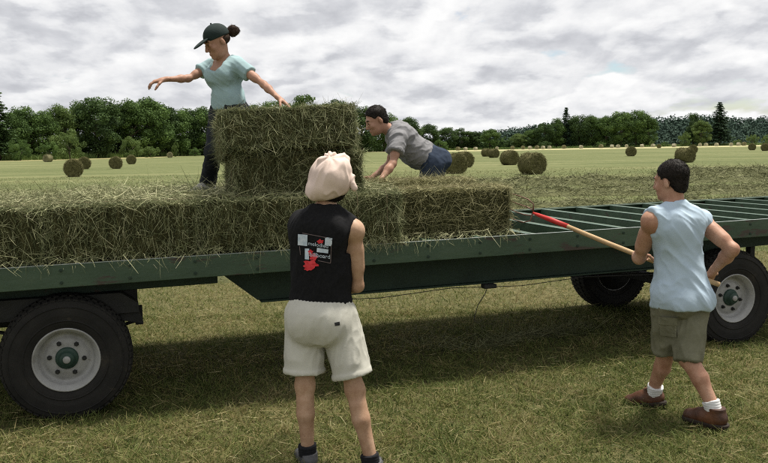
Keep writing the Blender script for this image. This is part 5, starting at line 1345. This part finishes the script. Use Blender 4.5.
for sg in (-1, 1): S.seg(hc + r_ * sg * 0.075 - f * 0.002 - u * 0.01, hc + r_ * sg * 0.09 + f * 0.06 - u * 0.08, 0.024, 0.04, 0.01, sub=True)
S.plane(hc - u * 0.088, -u, 0.01)
hr = M1.put('hair', S, 'hair_dark', 0.006, lambda V: 0.004 * perlin(V * 34)); hair_strands(M1, hr, 'hair_dark', 2600, 0.016, tuple(-M1.hf * 0.6 - M1.hu), 2)
for q in 'LR': M1.shoe(q, 'boot_leather', 'boot_sole', 'white_sock', 0.065, 'work_shoe', 1.06)

# ------------------------------------------------------------------ pitchfork
root = empty('pitchfork', FK0); tag(root, 'long pitchfork with red socket and wooden handle, tines stuck in a bale', 'pitchfork')
material('ash_wood', [(0.3, (0.36, 0.235, 0.115)), (0.7, (0.47, 0.33, 0.18))], 0.6, 10, 6, stretch=(1, 1, 1), bump=0.001, bump_scale=60)
material('red_paint', [(0.3, (0.40, 0.022, 0.020)), (0.7, (0.52, 0.045, 0.035))], 0.5, 10, 5, rust=(14, 0.64, (0.16, 0.05, 0.03), (1, 1, 1)))
material('tine_steel', [(0.3, (0.10, 0.045, 0.03)), (0.7, (0.17, 0.09, 0.065))], 0.5, 20, 5, metallic=0.3)
L_ = np.linalg.norm(FK1 - FK0)
m_ = MB(); m_.tube([fd * (0.30 + (L_ - 0.30) * q / 6) + np.array([0, 0, -0.012 * math.sin(PI * q / 6)]) for q in range(7)], [0.0165, 0.0175, 0.018, 0.018, 0.0175, 0.017, 0.0165], 12); m_.build('handle', 'ash_wood', root, True)
m_ = MB(); m_.tube([fd * 0.0, fd * 0.05, fd * 0.16, fd * 0.34], [0.009, 0.014, 0.0195, 0.0190], 12); m_.build('socket', 'red_paint', root, True)
sdv = nrm(np.cross(fd, np.cross(fd, np.array([0, 0, 1.0])) * 1.0)); sdv = -sdv if sdv[2] < 0 else sdv          # tines fan out mostly upright
for off in (-0.075, -0.026, 0.026, 0.075):
    m_ = MB(); d0 = -fd; bow = np.cross(fd, sdv)
    pts = [np.zeros(3), sdv * off * 0.9 + d0 * 0.012, sdv * off * 1.25 + d0 * 0.06 + bow * 0.015, sdv * off * 1.3 + d0 * 0.15 + bow * 0.03, sdv * off * 1.15 + d0 * 0.26 + bow * 0.01, sdv * off * 1.05 + d0 * 0.33 - bow * 0.02]
    m_.tube(pts, [0.0065, 0.005, 0.0045, 0.004, 0.0035, 0.0012], 8); m_.build('tine', 'tine_steel', root, True)

# ------------------------------------------------------------------ woman in the cap, standing on the load
W2 = Figure(dict(pelvis=at(229, 106, 6.52), neck=at(223, 60, 6.50), head=at(217, 41, 6.44),
                 shL=at(240, 67, 6.42), shR=at(209, 67, 6.62), elL=at(263, 84, 6.30), wrL=at(279, 98.5, 6.17), elR=at(189, 78.5, 6.50), wrR=at(165, 79.5, 6.35),
                 hipL=at(236, 113, 6.47), hipR=at(221, 113, 6.60), knL=at(236, 150, 6.32), knR=at(214, 151, 6.40), ankL=at(243, 184, 6.50), ankR=at(208, 183, 6.63),
                 toeL=at(232, 190, 6.38), toeR=at(198, 190, 6.52)),
            'woman in dark cap and pale teal T-shirt standing on the bales with arms spread', build=0.86, female=True, h=0.007,
            head_f=(-0.80, -0.50, -0.42), head_u=(-0.2, -0.1, 1))
J = W2.J
W2.body({'R': ((-0.95, -0.3, -0.22), (0.1, 0.2, -1), 0.55, 0.95), 'L': ((0.72, -0.35, -0.55), (-0.2, -0.25, -1), 0.22, 0.95)}, 'skin_tan', arm=0.80, leg=0.95)
S = SDF(); W2.torso(S, 0.012)
S.ell(mid(J['pelvis'], J['neck'], 0.10), nrmax(W2.hrt, W2.up), (0.138, 0.098, 0.12), 0.05)
for q in 'LR':
    S.seg(J['sh' + q], mid(J['sh' + q], J['el' + q], 0.46), 0.056, 0.054, 0.03, clip=(-1, 0.92))
S.seg(J['neck'] + W2.up * 0.0 + W2.fw * 0.045, J['neck'] + W2.up * 0.10, 0.075, 0.095, 0.012, sub=True); S.ell(J['neck'] - W2.up * 0.035 + W2.fw * 0.085, (W2.rt, W2.fw, W2.up), (0.075, 0.06, 0.050), 0.012, sub=True)
S.plane(J['pelvis'] - W2.up * 0.02, -W2.up + W2.rt * 0.1)
W2.put('tee_shirt', S, 'teal_tee', 0.0068, cloth_noise(0.013, 0.001, 46, W2.up * 0.6 + W2.rt * 0.8, 3.8, 8.0, 0.3))
S = SDF(); W2.torso(S, 0.010)
for q in 'LR':
    hp, kn, an = J['hip' + q], J['kn' + q], J['ank' + q]
    S.seg(hp, kn, 0.090, 0.064, 0.04); S.seg(kn, an, 0.062, 0.054, 0.03, clip=(-1, 0.98)); S.seg(mid(kn, an, .8), an, 0.058, 0.060, 0.02, clip=(-1, 1))
S.plane(J['pelvis'] + W2.up * 0.06, W2.up)
jn = W2.put('trousers', S, 'dark_denim', 0.009, cloth_noise(0.010, 0.001, 55, W2.up, 1.5))
hc, f, u, r_ = J['head'], W2.hf, W2.hu, W2.hr
S = SDF(); S.ell(hc + u * 0.038 - f * 0.012, (r_, f, u), (0.085, 0.106, 0.092), 0.02); S.plane(hc + u * 0.018, -u)
cp = W2.put('cap', S, 'cap_green', 0.006)
S = SDF(); S.ell(hc + u * 0.030 + f * 0.125 , (r_, nrm(f - u * 0.28), nrm(u + f * 0.28)), (0.072, 0.075, 0.011), 0.01); W2.put('peak', S, 'cap_green', 0.005).parent = cp
S = SDF(); S.ball(hc + u * 0.133 - f * 0.012, 0.008, 0.004); W2.put('button', S, 'cap_green', 0.004).parent = cp
S = SDF(); S.ell(hc - u * 0.002 - f * 0.032, (r_, f, u), (0.0745, 0.078, 0.052), 0.02); S.plane(hc + u * 0.03, u); S.plane(hc - f * 0.022, f)
hr = W2.put('hair', S, 'hair_brown', 0.006, lambda V: 0.003 * perlin(V * 34))
S = SDF(); bun = at(233, 31, 6.50)
S.ell(bun, np.eye(3), (0.040, 0.042, 0.044), 0.02); S.seg(hc + u * 0.03 - f * 0.09, bun, 0.022, 0.03, 0.02); S.seg(bun, at(238, 31, 6.52), 0.03, 0.016, 0.02)
bn = W2.put('hair_bun', S, 'hair_brown', 0.006, lambda V: 0.008 * perlin(V * 30)); hair_strands(W2, bn, 'hair_brown', 500, 0.02, (0.5, 0.2, -0.2), 3)
for q in 'LR': W2.shoe(q, 'pale_shoe', 'pale_shoe', None, name='shoe', sz=0.95)

# ------------------------------------------------------------------ man bending over the far side of the load
M2 = Figure(dict(pelvis=at(430, 158, 7.50), neck=at(391, 131, 7.42), head=at(376.5, 120, 7.36),
                 shL=at(398, 139, 7.26), shR=at(400, 137, 7.62), elL=at(393, 163, 7.12), wrL=at(380, 181, 6.98), elR=at(388, 166, 7.62), wrR=at(374, 176, 7.45),
                 hipL=at(433, 165, 7.41), hipR=at(435, 164, 7.60), knL=at(424, 212, 7.40), knR=at(428, 210, 7.66), ankL=at(462, 219, 7.52), ankR=at(464, 217, 7.74),
                 toeL=at(474, 224, 7.54), toeR=at(476, 222, 7.76), soleL=(0.9, 0.15, -0.45), soleR=(0.9, 0.15, -0.45)),
            'dark haired man in grey T-shirt and jeans bending down over the bales', build=0.93, h=0.0075,
            head_f=(-0.88, -0.30, -0.36), head_u=(-0.35, 0, 1))
J = M2.J
M2.body({'L': ((-0.55, -0.3, -0.75), (-0.6, 0.3, 0.4), 0.45), 'R': ((-0.7, -0.2, -0.6), (-0.5, -0.3, 0.5), 0.45)}, 'skin_tan', arm=0.95, leg=1.0)
S = SDF(); M2.torso(S, 0.014)
S.ell(mid(J['pelvis'], J['neck'], 0.30) + M2.fw * 0.04, nrmax(M2.rt, M2.up), (0.150, 0.12, 0.20), 0.06)
for q in 'LR': S.seg(J['sh' + q], mid(J['sh' + q], J['el' + q], 0.62), 0.068, 0.074, 0.035, clip=(-1, 0.95))
S.seg(J['neck'] + M2.up * 0.022, J['neck'] + M2.up * 0.12, 0.062, 0.075, 0.012, sub=True)
S.plane(J['pelvis'] + M2.up * 0.035, -M2.up - M2.fw * 0.25)
M2.put('tee_shirt', S, 'grey_tee', 0.007, cloth_noise(0.016, 0.002, 66, M2.fw + M2.up * 0.6, 3.2))
S = SDF(); M2.torso(S, 0.012)
for q in 'LR':
    hp, kn, an = J['hip' + q], J['kn' + q], J['ank' + q]
    S.seg(hp, kn, 0.108, 0.080, 0.04); S.seg(kn, an, 0.076, 0.062, 0.03, clip=(-1, 0.97))
S.plane(J['pelvis'] + M2.up * 0.08, M2.up)
M2.put('jeans', S, 'blue_denim', 0.0095, cloth_noise(0.010, 0.001, 77, M2.up, 1.5))
hc, f, u, r_ = J['head'], M2.hf, M2.hu, M2.hr
S = SDF(); S.ell(hc + u * 0.040 - f * 0.012, (r_, f, u), (0.080, 0.101, 0.090), 0.02); S.ell(hc - u * 0.022 - f * 0.055, (r_, f, u), (0.066, 0.050, 0.050), 0.02)
S.plane(hc + f * 0.050 + u * 0.03, f * 1.0 - u * 0.75, 0.01)
for sg in (-1, 1): S.seg(hc + r_ * sg * 0.078 + f * 0.006 - u * 0.008, hc + r_ * sg * 0.09 + f * 0.06 - u * 0.07, 0.026, 0.04, 0.01, sub=True)
S.plane(hc - u * 0.07, -u, 0.01)
hr = M2.put('hair', S, 'hair_dark', 0.006, lambda V: 0.005 * perlin(V * 34)); hair_strands(M2, hr, 'hair_dark', 1800, 0.02, tuple(-M2.hf * 0.8 - M2.hu * 0.5), 4)
for q in 'LR': M2.shoe(q, 'grey_shoe', 'boot_sole', None)
